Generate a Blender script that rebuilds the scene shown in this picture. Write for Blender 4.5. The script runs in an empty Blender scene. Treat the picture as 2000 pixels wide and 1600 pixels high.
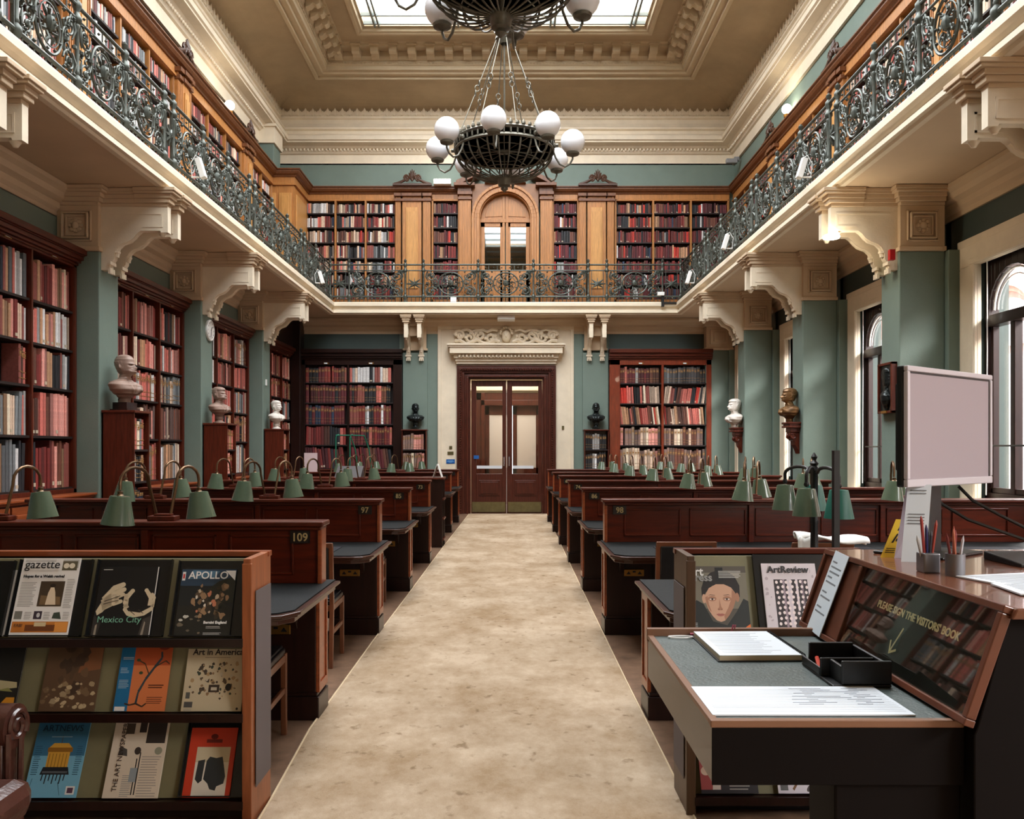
import bpy, math, random
from mathutils import Matrix, Vector, noise as mnoise
R = random.Random(7)
SC = bpy.context.scene
COL = SC.collection
PI = math.pi

# ---------------------------------------------------------------- camera, light, exposure
cam_d = bpy.data.cameras.new('camera'); cam = bpy.data.objects.new('camera', cam_d); COL.objects.link(cam)
cam.location = (0, 0, 1.5); cam.rotation_euler = (PI/2, 0, 0)
cam_d.sensor_width = 36; cam_d.lens = 36*1650/2000
cam_d.shift_x = 0.0015; cam_d.shift_y = 0.039; cam_d.clip_start = .05; cam_d.clip_end = 200
SC.camera = cam
SC.view_settings.view_transform = 'Standard'; SC.view_settings.look = 'None'
SC.view_settings.gamma = 1; SC.view_settings.use_curve_mapping = False
SC.view_settings.exposure = 0.5
SC.cycles.use_denoising = True
SC.cycles.max_bounces = 7; SC.cycles.diffuse_bounces = 5; SC.cycles.glossy_bounces = 4
SC.cycles.transparent_max_bounces = 12
SC.cycles.caustics_reflective = False; SC.cycles.caustics_refractive = False
SC.cycles.sample_clamp_indirect = 6
W_ = bpy.data.worlds.new('sky'); SC.world = W_; W_.use_nodes = True
bg = W_.node_tree.nodes['Background']; bg.inputs[0].default_value = (.86, .93, 1, 1); bg.inputs[1].default_value = 3.0

def add_light(name, kind, loc, energy, color=(1,1,1), rot=(0,0,0), size=None, size_y=None, angle=None, radius=None):
    l = bpy.data.lights.new(name, kind); o = bpy.data.objects.new(name, l); COL.objects.link(o)
    l.energy = energy; l.color = color; o.location = loc; o.rotation_euler = rot
    if kind == 'AREA':
        l.shape = 'RECTANGLE'; l.size = size; l.size_y = size_y
    if angle is not None: l.angle = angle
    if radius is not None: l.shadow_soft_size = radius
    return o
# overcast sky above the skylight glass
add_light('skylight_daylight', 'AREA', (-.13, 10.4, 10.75), 1750, (.98, .99, 1), (0,0,0), 5.6, 14.4)
# sky over the courtyard, lighting the stone facade outside the windows
add_light('courtyard_daylight', 'AREA', (8.6, 10, 10.5), 2300, (1, .98, .96), (0, -.75, 0), 3, 34)
# daylight falling from the sky above the courtyard into the tall windows
add_light('window_daylight', 'AREA', (11.4, 8.5, 7.9), 11000, (1, .97, .94), (0, .95, 0), 2.6, 34)

# ---------------------------------------------------------------- materials
def lin(r, g, b):
    f = lambda c: (c/255)/12.92 if c/255 <= .04045 else ((c/255+.055)/1.055)**2.4
    return (f(r), f(g), f(b))
MATS = {}
def mat(name, rgb, rough=.6, metal=0, var=.0, scale=6, stretch=(1,1,1), bump=0, spec=.5, emit=0, coat=0, c2=None, bscale=None):
    if name in MATS: return MATS[name]
    m = bpy.data.materials.new(name); m.use_nodes = True; MATS[name] = m
    nt = m.node_tree; b = nt.nodes['Principled BSDF']
    c = lin(*rgb)
    b.inputs['Base Color'].default_value = (*c, 1)
    b.inputs['Roughness'].default_value = rough; b.inputs['Metallic'].default_value = metal
    b.inputs['Specular IOR Level'].default_value = spec
    b.inputs['Coat Weight'].default_value = coat
    if emit:
        b.inputs['Emission Color'].default_value = (*c, 1); b.inputs['Emission Strength'].default_value = emit
    if var or bump:
        tc = nt.nodes.new('ShaderNodeTexCoord'); mp = nt.nodes.new('ShaderNodeMapping')
        mp.inputs['Scale'].default_value = stretch
        nt.links.new(tc.outputs['Object'], mp.inputs[0])
        n = nt.nodes.new('ShaderNodeTexNoise'); n.inputs['Scale'].default_value = scale; n.inputs['Detail'].default_value = 6
        n.inputs['Roughness'].default_value = .62
        nt.links.new(mp.outputs[0], n.inputs[0])
        if var:
            cr = nt.nodes.new('ShaderNodeValToRGB')
            cr.color_ramp.elements[0].position = .3; cr.color_ramp.elements[1].position = .7
            d = c2 and lin(*c2) or tuple(x*(1-var) for x in c)
            cr.color_ramp.elements[0].color = (*d, 1); cr.color_ramp.elements[1].color = (*[min(1, x*(1+var*.5)) for x in c], 1)
            nt.links.new(n.outputs[0], cr.inputs[0]); nt.links.new(cr.outputs[0], b.inputs['Base Color'])
        if bump:
            n2 = n
            if bscale:
                n2 = nt.nodes.new('ShaderNodeTexNoise'); n2.inputs['Scale'].default_value = bscale; nt.links.new(mp.outputs[0], n2.inputs[0])
            bp = nt.nodes.new('ShaderNodeBump'); bp.inputs['Strength'].default_value = bump; bp.inputs['Distance'].default_value = .01
            nt.links.new(n2.outputs[0], bp.inputs['Height']); nt.links.new(bp.outputs[0], b.inputs['Normal'])
    return m
def glass(name, tint=(1,1,1), refl=.08, rough=.02):
    m = bpy.data.materials.new(name); m.use_nodes = True; MATS[name] = m
    nt = m.node_tree; nt.nodes.remove(nt.nodes['Principled BSDF'])
    t = nt.nodes.new('ShaderNodeBsdfTransparent'); t.inputs[0].default_value = (*tint, 1)
    g = nt.nodes.new('ShaderNodeBsdfGlossy'); g.inputs['Roughness'].default_value = rough
    mx = nt.nodes.new('ShaderNodeMixShader'); mx.inputs[0].default_value = refl
    nt.links.new(t.outputs[0], mx.inputs[1]); nt.links.new(g.outputs[0], mx.inputs[2])
    nt.links.new(mx.outputs[0], nt.nodes['Material Output'].inputs[0])
    return m
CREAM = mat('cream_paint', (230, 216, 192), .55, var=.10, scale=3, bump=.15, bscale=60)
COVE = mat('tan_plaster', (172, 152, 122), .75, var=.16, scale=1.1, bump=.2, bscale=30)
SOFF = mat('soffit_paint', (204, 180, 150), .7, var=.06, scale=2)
GREEN = mat('sage_green_paint', (112, 129, 119), .6, var=.07, scale=3, bump=.15, bscale=80)
SHGREEN = mat('shaded_green_paint', (56, 70, 66), .6, var=.08, scale=3)  # darker copy of the sage green, shade put into the colour
MAHO = mat('mahogany', (88, 34, 18), .36, var=.5, scale=5, stretch=(7,7,.7), bump=.08, coat=.05, spec=.35)
MAHOH = mat('mahogany_horizontal', (88, 36, 21), .34, var=.45, scale=5, stretch=(.7,7,7), bump=.08, coat=.05, spec=.35)
DOORM = mat('door_mahogany', (78, 34, 22), .36, var=.5, scale=5, stretch=(7,7,.7), bump=.08, spec=.35)
MDARK = mat('dark_mahogany', (36, 16, 11), .34, var=.5, scale=5, stretch=(6,6,.7), coat=.08, spec=.35)
OAK = mat('golden_oak', (176, 118, 62), .42, var=.34, scale=5, stretch=(9,9,.8), bump=.08)
OAKD = mat('carved_dark_oak', (112, 68, 38), .45, var=.4, scale=6, stretch=(6,6,1))
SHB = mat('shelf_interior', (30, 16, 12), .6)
IRON = mat('green_bronze_iron', (82, 87, 80), .42, metal=.4, var=.45, scale=14, bump=.2)
BRONZE = mat('dark_bronze', (104, 100, 88), .38, metal=.45, var=.35, scale=12)
BRASS = mat('brass', (176, 132, 66), .3, metal=.9)
BRASSP = mat('aged_brass_plate', (122, 112, 76), .38, metal=.7, var=.2, scale=8)
LEATH = mat('black_leather', (22, 24, 28), .36, var=.2, scale=20, bump=.2, bscale=120)
BLEATH = mat('brown_leather', (74, 44, 36), .28, var=.35, scale=9, bump=.15, bscale=60, coat=.2)
BLOT = mat('green_black_leather_top', (20, 23, 24), .6, spec=.18, var=.25, scale=16, bump=.15, bscale=90)
LGREEN = mat('lamp_green_enamel', (80, 96, 76), .24, coat=.3, var=.12, scale=12)
LTEAL = mat('lamp_teal_enamel', (34, 98, 84), .4, var=.12, scale=12)
GWHITE = mat('dull_white_strip', (170, 158, 150), .5)
WHITE = mat('white_enamel', (235, 235, 232), .5)
PAPER = mat('paper', (222, 228, 234), .8)
BLACK = mat('black_plastic', (14, 14, 15), .4)
GREYP = mat('grey_plastic', (140, 140, 142), .45)
GLASS = glass('window_glass')
MGLASS = glass('door_glass', (.92, .93, .92), .05)
MIRR = glass('reflecting_glass', (.3, .29, .27), .4)

# ---------------------------------------------------------------- mesh helpers
class MB:
    def __init__(s): s.v = []; s.f = []; s.m = []; s.M = Matrix.Identity(4)
    def add(s, vs, fs, m=0):
        b = len(s.v); M = s.M
        s.v += [tuple(M @ Vector(p)) for p in vs]; s.f += [tuple(b+i for i in f) for f in fs]; s.m += [m]*len(fs)
    def box(s, x0, x1, y0, y1, z0, z1, m=0):
        s.add([(x0,y0,z0),(x1,y0,z0),(x1,y1,z0),(x0,y1,z0),(x0,y0,z1),(x1,y0,z1),(x1,y1,z1),(x0,y1,z1)],
              [(0,3,2,1),(4,5,6,7),(0,1,5,4),(1,2,6,5),(2,3,7,6),(3,0,4,7)], m); return s
    def frustum(s, x0, x1, y0, y1, z0, z1, ix, iy, m=0):
        s.add([(x0,y0,z0),(x1,y0,z0),(x1,y1,z0),(x0,y1,z0),(x0+ix,y0+iy,z1),(x1-ix,y0+iy,z1),(x1-ix,y1-iy,z1),(x0+ix,y1-iy,z1)],
              [(0,3,2,1),(4,5,6,7),(0,1,5,4),(1,2,6,5),(2,3,7,6),(3,0,4,7)], m); return s
    def prism(s, poly, axis, a, b, m=0):
        n = len(poly)
        P = {'x': lambda p, t: (t, p[0], p[1]), 'y': lambda p, t: (p[0], t, p[1]), 'z': lambda p, t: (p[0], p[1], t)}[axis]
        s.add([P(p, a) for p in poly]+[P(p, b) for p in poly],
              [tuple(range(n)), tuple(range(2*n-1, n-1, -1))]+[(i, i+n, (i+1) % n+n, (i+1) % n) for i in range(n)], m); return s
    def tube(s, pts, r, n=8, closed=False, m=0, r2=None):
        pts = [Vector(p) for p in pts]; N = len(pts); vs = []; up = None
        for i, p in enumerate(pts):
            if closed: d = pts[(i+1) % N]-pts[i-1]
            else: d = pts[min(i+1, N-1)]-pts[max(i-1, 0)]
            d.normalize()
            if up is None:
                up = Vector((0,0,1)) if abs(d.z) < .9 else Vector((1,0,0))
            a = d.cross(up)
            if a.length < 1e-5: a = d.cross(Vector((.3,1,.2)))
            a.normalize(); b = a.cross(d).normalized(); up = b
            rr = r if r2 is None else r+(r2-r)*i/max(1, N-1)
            if isinstance(r, (list, tuple)): rr = r[i]
            for k in range(n):
                t = 2*PI*k/n; vs.append(tuple(p+a*(rr*math.cos(t))+b*(rr*math.sin(t))))
        fs = []
        for i in range(N if closed else N-1):
            j = (i+1) % N
            for k in range(n):
                k2 = (k+1) % n; fs.append((i*n+k, j*n+k, j*n+k2, i*n+k2))
        if not closed: fs += [tuple(range(n)), tuple(range(N*n-1, (N-1)*n-1, -1))]
        s.add(vs, fs, m); return s
    def lathe(s, prof, c=(0,0,0), n=16, m=0):
        vs = []; fs = []
        for r, z in prof:
            for k in range(n):
                t = 2*PI*k/n; vs.append((c[0]+r*math.cos(t), c[1]+r*math.sin(t), c[2]+z))
        for i in range(len(prof)-1):
            for k in range(n):
                k2 = (k+1) % n; fs.append((i*n+k, i*n+k2, (i+1)*n+k2, (i+1)*n+k))
        fs += [tuple(range(n-1, -1, -1)), tuple(range((len(prof)-1)*n, len(prof)*n))]
        s.add(vs, fs, m); return s
    def ball(s, c, r, n=12, m=0, sz=1):
        h = n//2
        return s.lathe([(r*math.sin(PI*(i+.02)/(h+.04)), -r*sz*math.cos(PI*(i+.02)/(h+.04))) for i in range(h+1)], c, n, m)
    def poly(s, pts, m=0): s.add(pts, [tuple(range(len(pts)))], m); return s
    def grid(s, fn, nu, nv, m=0, cu=False):
        vs = [fn(i/nu if cu else i/(nu-1), j/(nv-1)) for j in range(nv) for i in range(nu)]
        fs = [(j*nu+i, j*nu+(i+1) % nu, (j+1)*nu+(i+1) % nu, (j+1)*nu+i) for j in range(nv-1) for i in range(nu if cu else nu-1)]
        s.add(vs, fs, m); return s
def root_of(o):
    while o.parent: o = o.parent
    return o
def obj(name, mb, mats, parent=None, smooth=False, bevel=0, label=None, world=True, kind=None):
    if not isinstance(mats, (list, tuple)): mats = [mats]
    off = root_of(parent).location if (parent and world) else Vector((0,0,0))
    me = bpy.data.meshes.new(name)
    me.from_pydata([(x-off[0], y-off[1], z-off[2]) for x, y, z in mb.v], [], mb.f)
    for m in mats: me.materials.append(m)
    me.polygons.foreach_set('material_index', mb.m)
    if smooth: me.polygons.foreach_set('use_smooth', [True]*len(mb.f))
    me.update()
    if smooth: me.set_sharp_from_angle(angle=math.radians(42))
    o = bpy.data.objects.new(name, me); COL.objects.link(o)
    if parent: o.parent = parent
    if bevel:
        b = o.modifiers.new('b', 'BEVEL'); b.width = bevel; b.segments = 2; b.limit_method = 'ANGLE'
    if label: o['label'] = label
    if kind: o['kind'] = kind
    return o
def thing(name, label, cat, loc=(0,0,0), group=None, kind=None):
    o = bpy.data.objects.new(name, None); COL.objects.link(o); o.location = loc; o.empty_display_size = .1
    return tag(o, label, cat, group, kind)
def tag(o, label, cat, group=None, kind=None):
    o['label'] = label; o['category'] = cat
    if group: o['group'] = group
    if kind: o['kind'] = kind
    return o
def struct(name, mb, mats, **k):
    o = obj(name, mb, mats, **k); o['kind'] = 'structure'; return o
def center_origin(o):
    me = o.data; xs = [v.co for v in me.vertices]
    c = Vector(((min(v.x for v in xs)+max(v.x for v in xs))/2, (min(v.y for v in xs)+max(v.y for v in xs))/2, min(v.z for v in xs)))
    me.transform(Matrix.Translation(-c)); o.location = c; return o
def kids(o): return [c for c in ALLCH.get(o.name, [])]
def dup(root, loc=None, rotz=None, label=None, group=None, scale=None):
    def cp(o, par):
        c = o.copy(); COL.objects.link(c); c.parent = par
        for ch in list(o.children): cp(ch, c)
        return c
    r = cp(root, None)
    if loc is not None: r.location = loc
    if rotz is not None: r.rotation_euler = (0, 0, rotz)
    if scale is not None: r.scale = scale
    if label: r['label'] = label
    if group: r['group'] = group
    return r
def text(s, size, m, parent, loc, rot=(PI/2,0,0), name='lettering', align='CENTER', depth=.0006, sx=1, bold=0, label=None, shear=0):
    c = bpy.data.curves.new('t', 'FONT'); c.body = s; c.size = size; c.align_x = align; c.extrude = depth; c.resolution_u = 3
    c.offset = bold; c.shear = shear
    t = bpy.data.objects.new('t', c); COL.objects.link(t)
    bpy.context.view_layer.update()
    me = bpy.data.meshes.new_from_object(t.evaluated_get(bpy.context.evaluated_depsgraph_get()))
    bpy.data.objects.remove(t); bpy.data.curves.remove(c)
    me.materials.clear(); me.materials.append(m)
    o = bpy.data.objects.new(name, me); COL.objects.link(o); o.parent = parent; o.location = loc; o.rotation_euler = rot; o.scale = (sx, 1, 1)
    if label: o['label'] = label
    return o
ORD = ['', 'first', 'second', 'third', 'fourth', 'fifth', 'sixth', 'seventh', 'eighth', 'ninth', 'tenth', '11th', '12th', '13th', '14th', '15th', '16th', '17th', '18th', '19th', '20th']+['%dth' % i for i in range(21, 90)]

# ---------------------------------------------------------------- key dimensions
XL, XR = -4.79, 4.53          # aisle faces of the pillars
PY = [9.84, 13.09, 16.35, 19.6]     # near faces of the pillars
PW = .48
YB = 19.8                     # back wall
SOF = 4.55; BAL = 4.82        # gallery soffit, gallery floor
FL, FR, FB = -3.99, 3.76, 19.03   # gallery edges
Y0 = -2.6                     # rear of the built room
# ================================================================ setting
FLOORM = mat('brown_speckled_floor', (132, 104, 84), .3, var=.45, scale=9, bump=.05)
struct('floor', MB().box(-5.6, 5.6, Y0, YB+4.2, -.1, 0), FLOORM)
def carpet_mat():
    m = bpy.data.materials.new('worn_beige_carpet'); m.use_nodes = True; nt = m.node_tree; b = nt.nodes['Principled BSDF']
    b.inputs['Roughness'].default_value = .95; b.inputs['Specular IOR Level'].default_value = .15
    tc = nt.nodes.new('ShaderNodeTexCoord')
    mp = nt.nodes.new('ShaderNodeMapping'); mp.inputs['Scale'].default_value = (1, .75, 1); nt.links.new(tc.outputs['Object'], mp.inputs[0])
    n = nt.nodes.new('ShaderNodeTexNoise'); n.inputs['Scale'].default_value = 1.5; n.inputs['Detail'].default_value = 8; n.inputs['Roughness'].default_value = .78
    nt.links.new(mp.outputs[0], n.inputs[0])
    cr = nt.nodes.new('ShaderNodeValToRGB'); cr.color_ramp.elements[0].position = .36; cr.color_ramp.elements[1].position = .62
    cr.color_ramp.elements[0].color = (*lin(148, 124, 96), 1); cr.color_ramp.elements[1].color = (*lin(186, 166, 142), 1)
    nt.links.new(n.outputs[0], cr.inputs[0])
    n2 = nt.nodes.new('ShaderNodeTexNoise'); n2.inputs['Scale'].default_value = 14; n2.inputs['Detail'].default_value = 5; nt.links.new(mp.outputs[0], n2.inputs[0])
    c2 = nt.nodes.new('ShaderNodeValToRGB'); c2.color_ramp.elements[0].position = .27; c2.color_ramp.elements[1].position = .38
    c2.color_ramp.elements[0].color = (.5, .45, .38, 1); c2.color_ramp.elements[1].color = (1, 1, 1, 1)
    nt.links.new(n2.outputs[0], c2.inputs[0])
    mx = nt.nodes.new('ShaderNodeMix'); mx.data_type = 'RGBA'; mx.blend_type = 'MULTIPLY'; mx.inputs[0].default_value = .8
    nt.links.new(cr.outputs[0], mx.inputs[6]); nt.links.new(c2.outputs[0], mx.inputs[7]); nt.links.new(mx.outputs[2], b.inputs['Base Color'])
    n3 = nt.nodes.new('ShaderNodeTexNoise'); n3.inputs['Scale'].default_value = 220; nt.links.new(tc.outputs['Object'], n3.inputs[0])
    bp = nt.nodes.new('ShaderNodeBump'); bp.inputs['Strength'].default_value = .5; bp.inputs['Distance'].default_value = .006
    nt.links.new(n3.outputs[0], bp.inputs['Height']); nt.links.new(bp.outputs[0], b.inputs['Normal'])
    return m
cp = [(-.96, 19.55), (-1.03, 12.9), (-1.055, 8.2), (-1.07, 6.6), (-1.07, 4.5), (-1.02, 3.6), (-.98, 2.5), (-.98, -1.5), (.74, -1.5), (.745, 3.9), (.745, 5.5), (.76, 8.6), (.83, 19.55)]
cm = MB().prism(cp, 'z', 0.001, .012)
cm.tube([(p[0], p[1], .01) for p in cp[:8]], .006, 6, m=1); cm.tube([(p[0], p[1], .01) for p in cp[8:]], .006, 6, m=1)
c_ = obj('carpet_runner', cm, [carpet_mat(), mat('carpet_edge', (206, 184, 150), .9)])
tag(c_, 'worn beige carpet runner along the central aisle to the doors', 'carpet')

# lower walls
wb = MB()
# back wall with door opening x -.98 .82, z<3.2
wb.box(-5.6, -1.02, YB, YB+.3, 0, 8.2); wb.box(.86, 5.7, YB, YB+.3, 0, 8.2); wb.box(-1.02, .86, YB, YB+.3, 3.24, 8.2)
struct('wall_back', wb, GREEN)
struct('wall_left', MB().box(-5.62, -5.3, Y0, YB, 0, SOF), GREEN)
struct('wall_left_upper', MB().box(-5.8, -5.5, Y0, YB, SOF, 8.2), GREEN)
struct('wall_rear', MB().box(-5.6, 5.6, Y0-.2, Y0, 0, 10.5), COVE)
struct('ceiling_light_blocker', MB().box(-3.2, 3.0, Y0+2, 3.1, 10.3, 10.36), COVE)  # unseen slab added above the glass to cut skylight behind the camera
# right window wall
XW = 5.23
wr = MB(); LIGHTS_Y = []
bays = [(PY[i]-3.25+PW, PY[i]) for i in range(3)]+[(PY[2]+PW, YB-.2)]
bays = [(bays[0][0]-6.5, bays[0][1]-6.5), (bays[0][0]-3.25, bays[0][1]-3.25)]+bays
ZS, ZSP, HW = .92, 3.04, .475
def arch_fill(mb, yc, hw, zs, ztop, x0, x1, m=0, n=12):
    # spandrels above an arched opening
    for i in range(n):
        a0 = PI*i/n; a1 = PI*(i+1)/n
        mb.prism([(yc+hw*math.cos(a0), zs+hw*math.sin(a0)), (yc+hw*math.cos(a0), ztop), (yc+hw*math.cos(a1), ztop), (yc+hw*math.cos(a1), zs+hw*math.sin(a1))], 'x', x0, x1, m)
for bi, (a, b) in enumerate(bays):
    yc = (a+b)/2; o0, o1 = yc-1.0, yc+1.0
    wr.box(XW, XW+.35, a-.3, o0, 0, SOF); wr.box(XW, XW+.35, o1, b+.3, 0, SOF)
    wr.box(XW, XW+.35, o0, o1, 0, ZS); wr.box(XW, XW+.35, o0, o1, 3.62, SOF)
    # window: moulded cream surround, dark frame with two arched lights
    w = thing('window_%d' % (bi+1), 'tall twin arched window in a cream surround, %s bay of the right wall' % ORD[bi+1], 'window', (XW, yc, 0)); w['kind'] = 'structure'
    del w['label'], w['category']
    t = MB()
    for k, (wd, th) in enumerate(((.42, .04), (.3, .07), (.2, .05), (.1, .08))):
        for s in (-1, 1):
            y_a = yc+s*(1.0-.06+k*.004); y_b = yc+s*(1.0-.06+wd); t.box(XW-th, XW+.01-k*.002, min(y_a, y_b), max(y_a, y_b), ZS, 3.56+k*.004)
        t.box(XW-th, XW+.01-k*.002, yc-.94-wd, yc+.94+wd, 3.56+k*.004, 3.56+wd*.8)
    t.box(XW-.16, XW+.03, yc-1.2, yc+1.2, ZS-.08, ZS)
    obj('window_frame', t, CREAM, w, bevel=.008)
    fr = MB(); gl = MB(); br = MB()
    x0, x1 = XW+.08, XW+.2
    fr.box(x0, x1, yc-1.0, yc-.95, ZS, 3.62); fr.box(x0, x1, yc+.95, yc+1.0, ZS, 3.62); fr.box(x0-.03, x1+.03, yc-.05, yc+.05, ZS, 3.62)
    fr.box(x0, x1, yc-1, yc+1, ZS, ZS+.1); fr.box(x0-.03, x1, yc-.95, yc+.95, 2.86, 2.98)
    for s in (-1, 1):
        c0 = yc+s*.5
        arch_fill(fr, c0, .43, ZSP, 3.62, x0, x1)
        fr.box(x0, x1, c0-.45, c0-.43, 2.9, ZSP+.02); fr.box(x0, x1, c0+.43, c0+.45, 2.9, ZSP+.02)
        fr.box(x0+.01, x1-.02, c0-.04, c0+.04, ZS+.1, 2.86)
        for q in (-1, 1):
            e = c0+q*.42; fr.box(x0+.02, x1-.03, min(e, e-q*.045), max(e, e-q*.045), ZS+.1, 2.86)
        fr.box(x0+.02, x1-.03, c0-.44, c0+.44, ZS+.1, ZS+.16)
        br.tube([(x0+.05, c0+.4*math.cos(PI*i/14), ZSP+.4*math.sin(PI*i/14)) for i in range(15)], .012, 6)
        br.tube([(x0+.05, c0+.33*math.cos(PI*i/14), ZSP+.33*math.sin(PI*i/14)) for i in range(15)], .007, 6)
        gl.box(x1-.05, x1-.045, c0-.45, c0+.45, ZS+.05, 3.5)
        br.tube([(x0-.02, c0-.38, ZS+.62), (x0-.02, c0+.38, ZS+.62)], .011, 6, m=1)
    obj('sash', fr, MDARK, w, bevel=.006); obj('pane', gl, GLASS, w); obj('leading', br, [WHITE, BLACK], w, smooth=True)
    cd = MB().tube([(XW-.02, yc+.78, 3.6), (XW-.03, yc+.76, 2.6), (XW-.02, yc+.8, 1.0)], .006, 6)
    cd.tube([(XW-.02, yc+.78, 3.6), (XW-.02, yc+.7, 3.68), (XW-.02, yc+.2, 3.66)], .006, 6)
    obj('blind_cord', cd, WHITE, w)
struct('wall_right', wr, SHGREEN)
struct('wall_right_upper', MB().box(5.5, 5.8, Y0, YB, SOF, 8.2), GREEN)
# courtyard facade outside the windows
ST = mat('pale_pink_stone', (236, 206, 196), .8, var=.12, scale=3)
ext = thing('courtyard_building', 'pale pink stone courtyard building with arches seen through the right windows', 'building', (12.6, 9, -3))
e = MB().box(12.6, 13, -6, 32, -3, 6.4); obj('wall', e, ST, ext)
BR = mat('terracotta_arch', (206, 148, 130), .8, var=.2, scale=5)
obj('upper_wall', MB().box(12.55, 12.6, -6, 32, 3.9, 6.4), mat('salmon_brick', (222, 174, 160), .85, var=.15, scale=6), ext)
for k in range(9):
    y = -2.2+k*3.9
    ar_ = MB()
    for r0, r1, x0_ in ((1.5, 1.8, 12.3), (1.36, 1.5, 12.4)):
        for i in range(16):
            a0, a1 = PI*i/16, PI*(i+1)/16
            ar_.prism([(y+r0*math.cos(a0), 4.1+r0*math.sin(a0)), (y+r1*math.cos(a0), 4.1+r1*math.sin(a0)), (y+r1*math.cos(a1), 4.1+r1*math.sin(a1)), (y+r0*math.cos(a1), 4.1+r0*math.sin(a1))], 'x', x0_, 12.56)
    ar_.box(12.35, 12.6, y+1.38, y+2.5, -3, 4.1)
    obj('arch_band', ar_, BR, ext)
    obj('window', MB().box(12.5, 12.61, y-1.1, y+1.1, -2.8, 3.9).prism([(y+1.2*math.cos(PI*i/16), 4.1+1.2*math.sin(PI*i/16)) for i in range(17)], 'x', 12.5, 12.6), mat('courtyard_window', (216, 206, 208), .3), ext)
    pn = MB()
    for j in range(10):
        for i in range(2): pn.ball((12.35, y+1.75+i*.34, -.9+j*.42), .13, 6, sz=1)
    obj('carved_pilaster', pn, ST, ext, kind='stuff')
struct('ground', MB().box(5.8, 40, -20, 45, -3.2, -3), mat('courtyard_ground', (190, 186, 176), .9))

# ceiling shell: frieze, cornice, cove, skylight frame swept round the room
RX0, RX1, RY0, RY1 = -5.5, 5.25, Y0, 19.85
def ring(mb, prof, m=0):
    vs = []; n = len(prof)
    for q, z in prof: vs += [(RX0+q, RY0+q, z), (RX1-q, RY0+q, z), (RX1-q, RY1-q, z), (RX0+q, RY1-q, z)]
    fs = [(i*4+k, i*4+(k+1) % 4, (i+1)*4+(k+1) % 4, (i+1)*4+k) for i in range(n-1) for k in range(4)]
    mb.add(vs, fs, m)
cl = MB()
ring(cl, [(0, 7.4), (0, 8.17)], 1)
ring(cl, [(0, 8.17), (.05, 8.17), (.05, 8.4), (.09, 8.42), (.11, 8.46), (.11, 8.5), (.16, 8.52), (.2, 8.56), (.34, 8.6), (.34, 8.63), (.376, 8.65), (.376, 8.74), (.33, 8.78), (.3, 8.79), (.22, 8.83), (.22, 8.9), (.27, 8.93), (.27, 8.97), (.2, 9.02), (.14, 9.1), (.12, 9.2), (.16, 9.22), (.16, 9.26), (.1, 9.36)], 0)
cove = [(.1, 9.36)]+[(1.2-1.1*math.cos(PI/2*i/10)**1.25, 9.36+.35*math.sin(PI/2*i/10)**.8) for i in range(1, 11)]
ring(cl, cove, 2)
ring(cl, [(1.2, 9.71), (1.2, 9.66), (1.28, 9.64), (1.28, 9.7), (1.4, 9.7), (1.42, 9.74), (1.5, 9.75), (1.5, 9.83), (1.53, 9.85), (1.53, 9.93), (1.57, 9.95), (1.6, 10.0), (1.6, 10.1), (1.86, 10.1), (1.86, 10.14), (1.92, 10.16)], 3)
ring(cl, [(1.92, 10.16), (2.3, 10.16)], 2)
ring(cl, [(2.3, 10.16), (2.32, 10.09), (2.38, 10.09), (2.4, 10.12), (2.44, 10.12), (2.46, 10.2), (2.5, 10.2), (2.5, 10.6)], 3)
struct('ceiling', cl, [CREAM, GREEN, COVE, mat('ceiling_beam_paint', (192, 174, 144), .6, var=.1, scale=3)])
# ornament rows
def along(q, step, fn, sides='lrb', y_from=2.5):
    x0, x1, y1 = RX0+q, RX1-q, RY1-q
    if 'b' in sides:
        n = int((x1-x0)/step)
        for i in range(n): fn(Matrix.Translation((x0+(i+.5)*(x1-x0)/n, y1, 0)))
    n = int((y1-y_from)/step)
    for i in range(n):
        y = y1-(i+.5)*step
        if 'l' in sides: fn(Matrix.Translation((x0, y, 0)) @ Matrix.Rotation(PI/2, 4, 'Z'))
        if 'r' in sides: fn(Matrix.Translation((x1, y, 0)) @ Matrix.Rotation(-PI/2, 4, 'Z'))
md = MB()
def modil(M):
    md.M = M; md.prism([(.0, 10.12), (-.27, 10.12), (-.28, 10.06), (-.26, 9.98), (-.2, 9.95), (-.15, 9.99), (-.08, 9.93), (0, 9.91)], 'x', -.085, .085)
    md.box(-.11, .11, -.31, 0, 10.11, 10.15)
along(1.6, .385, modil); md.M = Matrix.Identity(4)
struct('trim_1', md, MATS['ceiling_beam_paint'], bevel=.006)
lf = MB()
def leafy(M):
    lf.M = M
    for dx, h in ((-.055, .1), (0, .16), (.055, .1)):
        lf.prism([(dx-.03, 9.3), (dx+.03, 9.3), (dx+.036, 9.3+h*.6), (dx, 9.3+h), (dx-.036, 9.3+h*.6)], 'y', -.035-(.015 if dx == 0 else 0), .02)
    lf.ball((0, -.03, 9.3), .03, 6)
along(.12, .17, leafy); lf.M = Matrix.Identity(4)
struct('trim_2', lf, CREAM)
eg = MB()
def egg(M): eg.M = M; eg.ball((0, -.01, 8.49), .028, 6, sz=1.3); eg.box(-.028, .028, -.06, 0, 8.79, 8.86)
along(.14, .085, egg, y_from=6); eg.M = Matrix.Identity(4)
struct('trim_3', eg, CREAM)
dn = MB()
def den(M): dn.M = M; dn.box(-.018, .018, -.02, .01, 9.87, 9.91)
along(1.53, .07, den, y_from=9); dn.M = Matrix.Identity(4)
struct('trim_4', dn, MATS['ceiling_beam_paint'])

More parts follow.
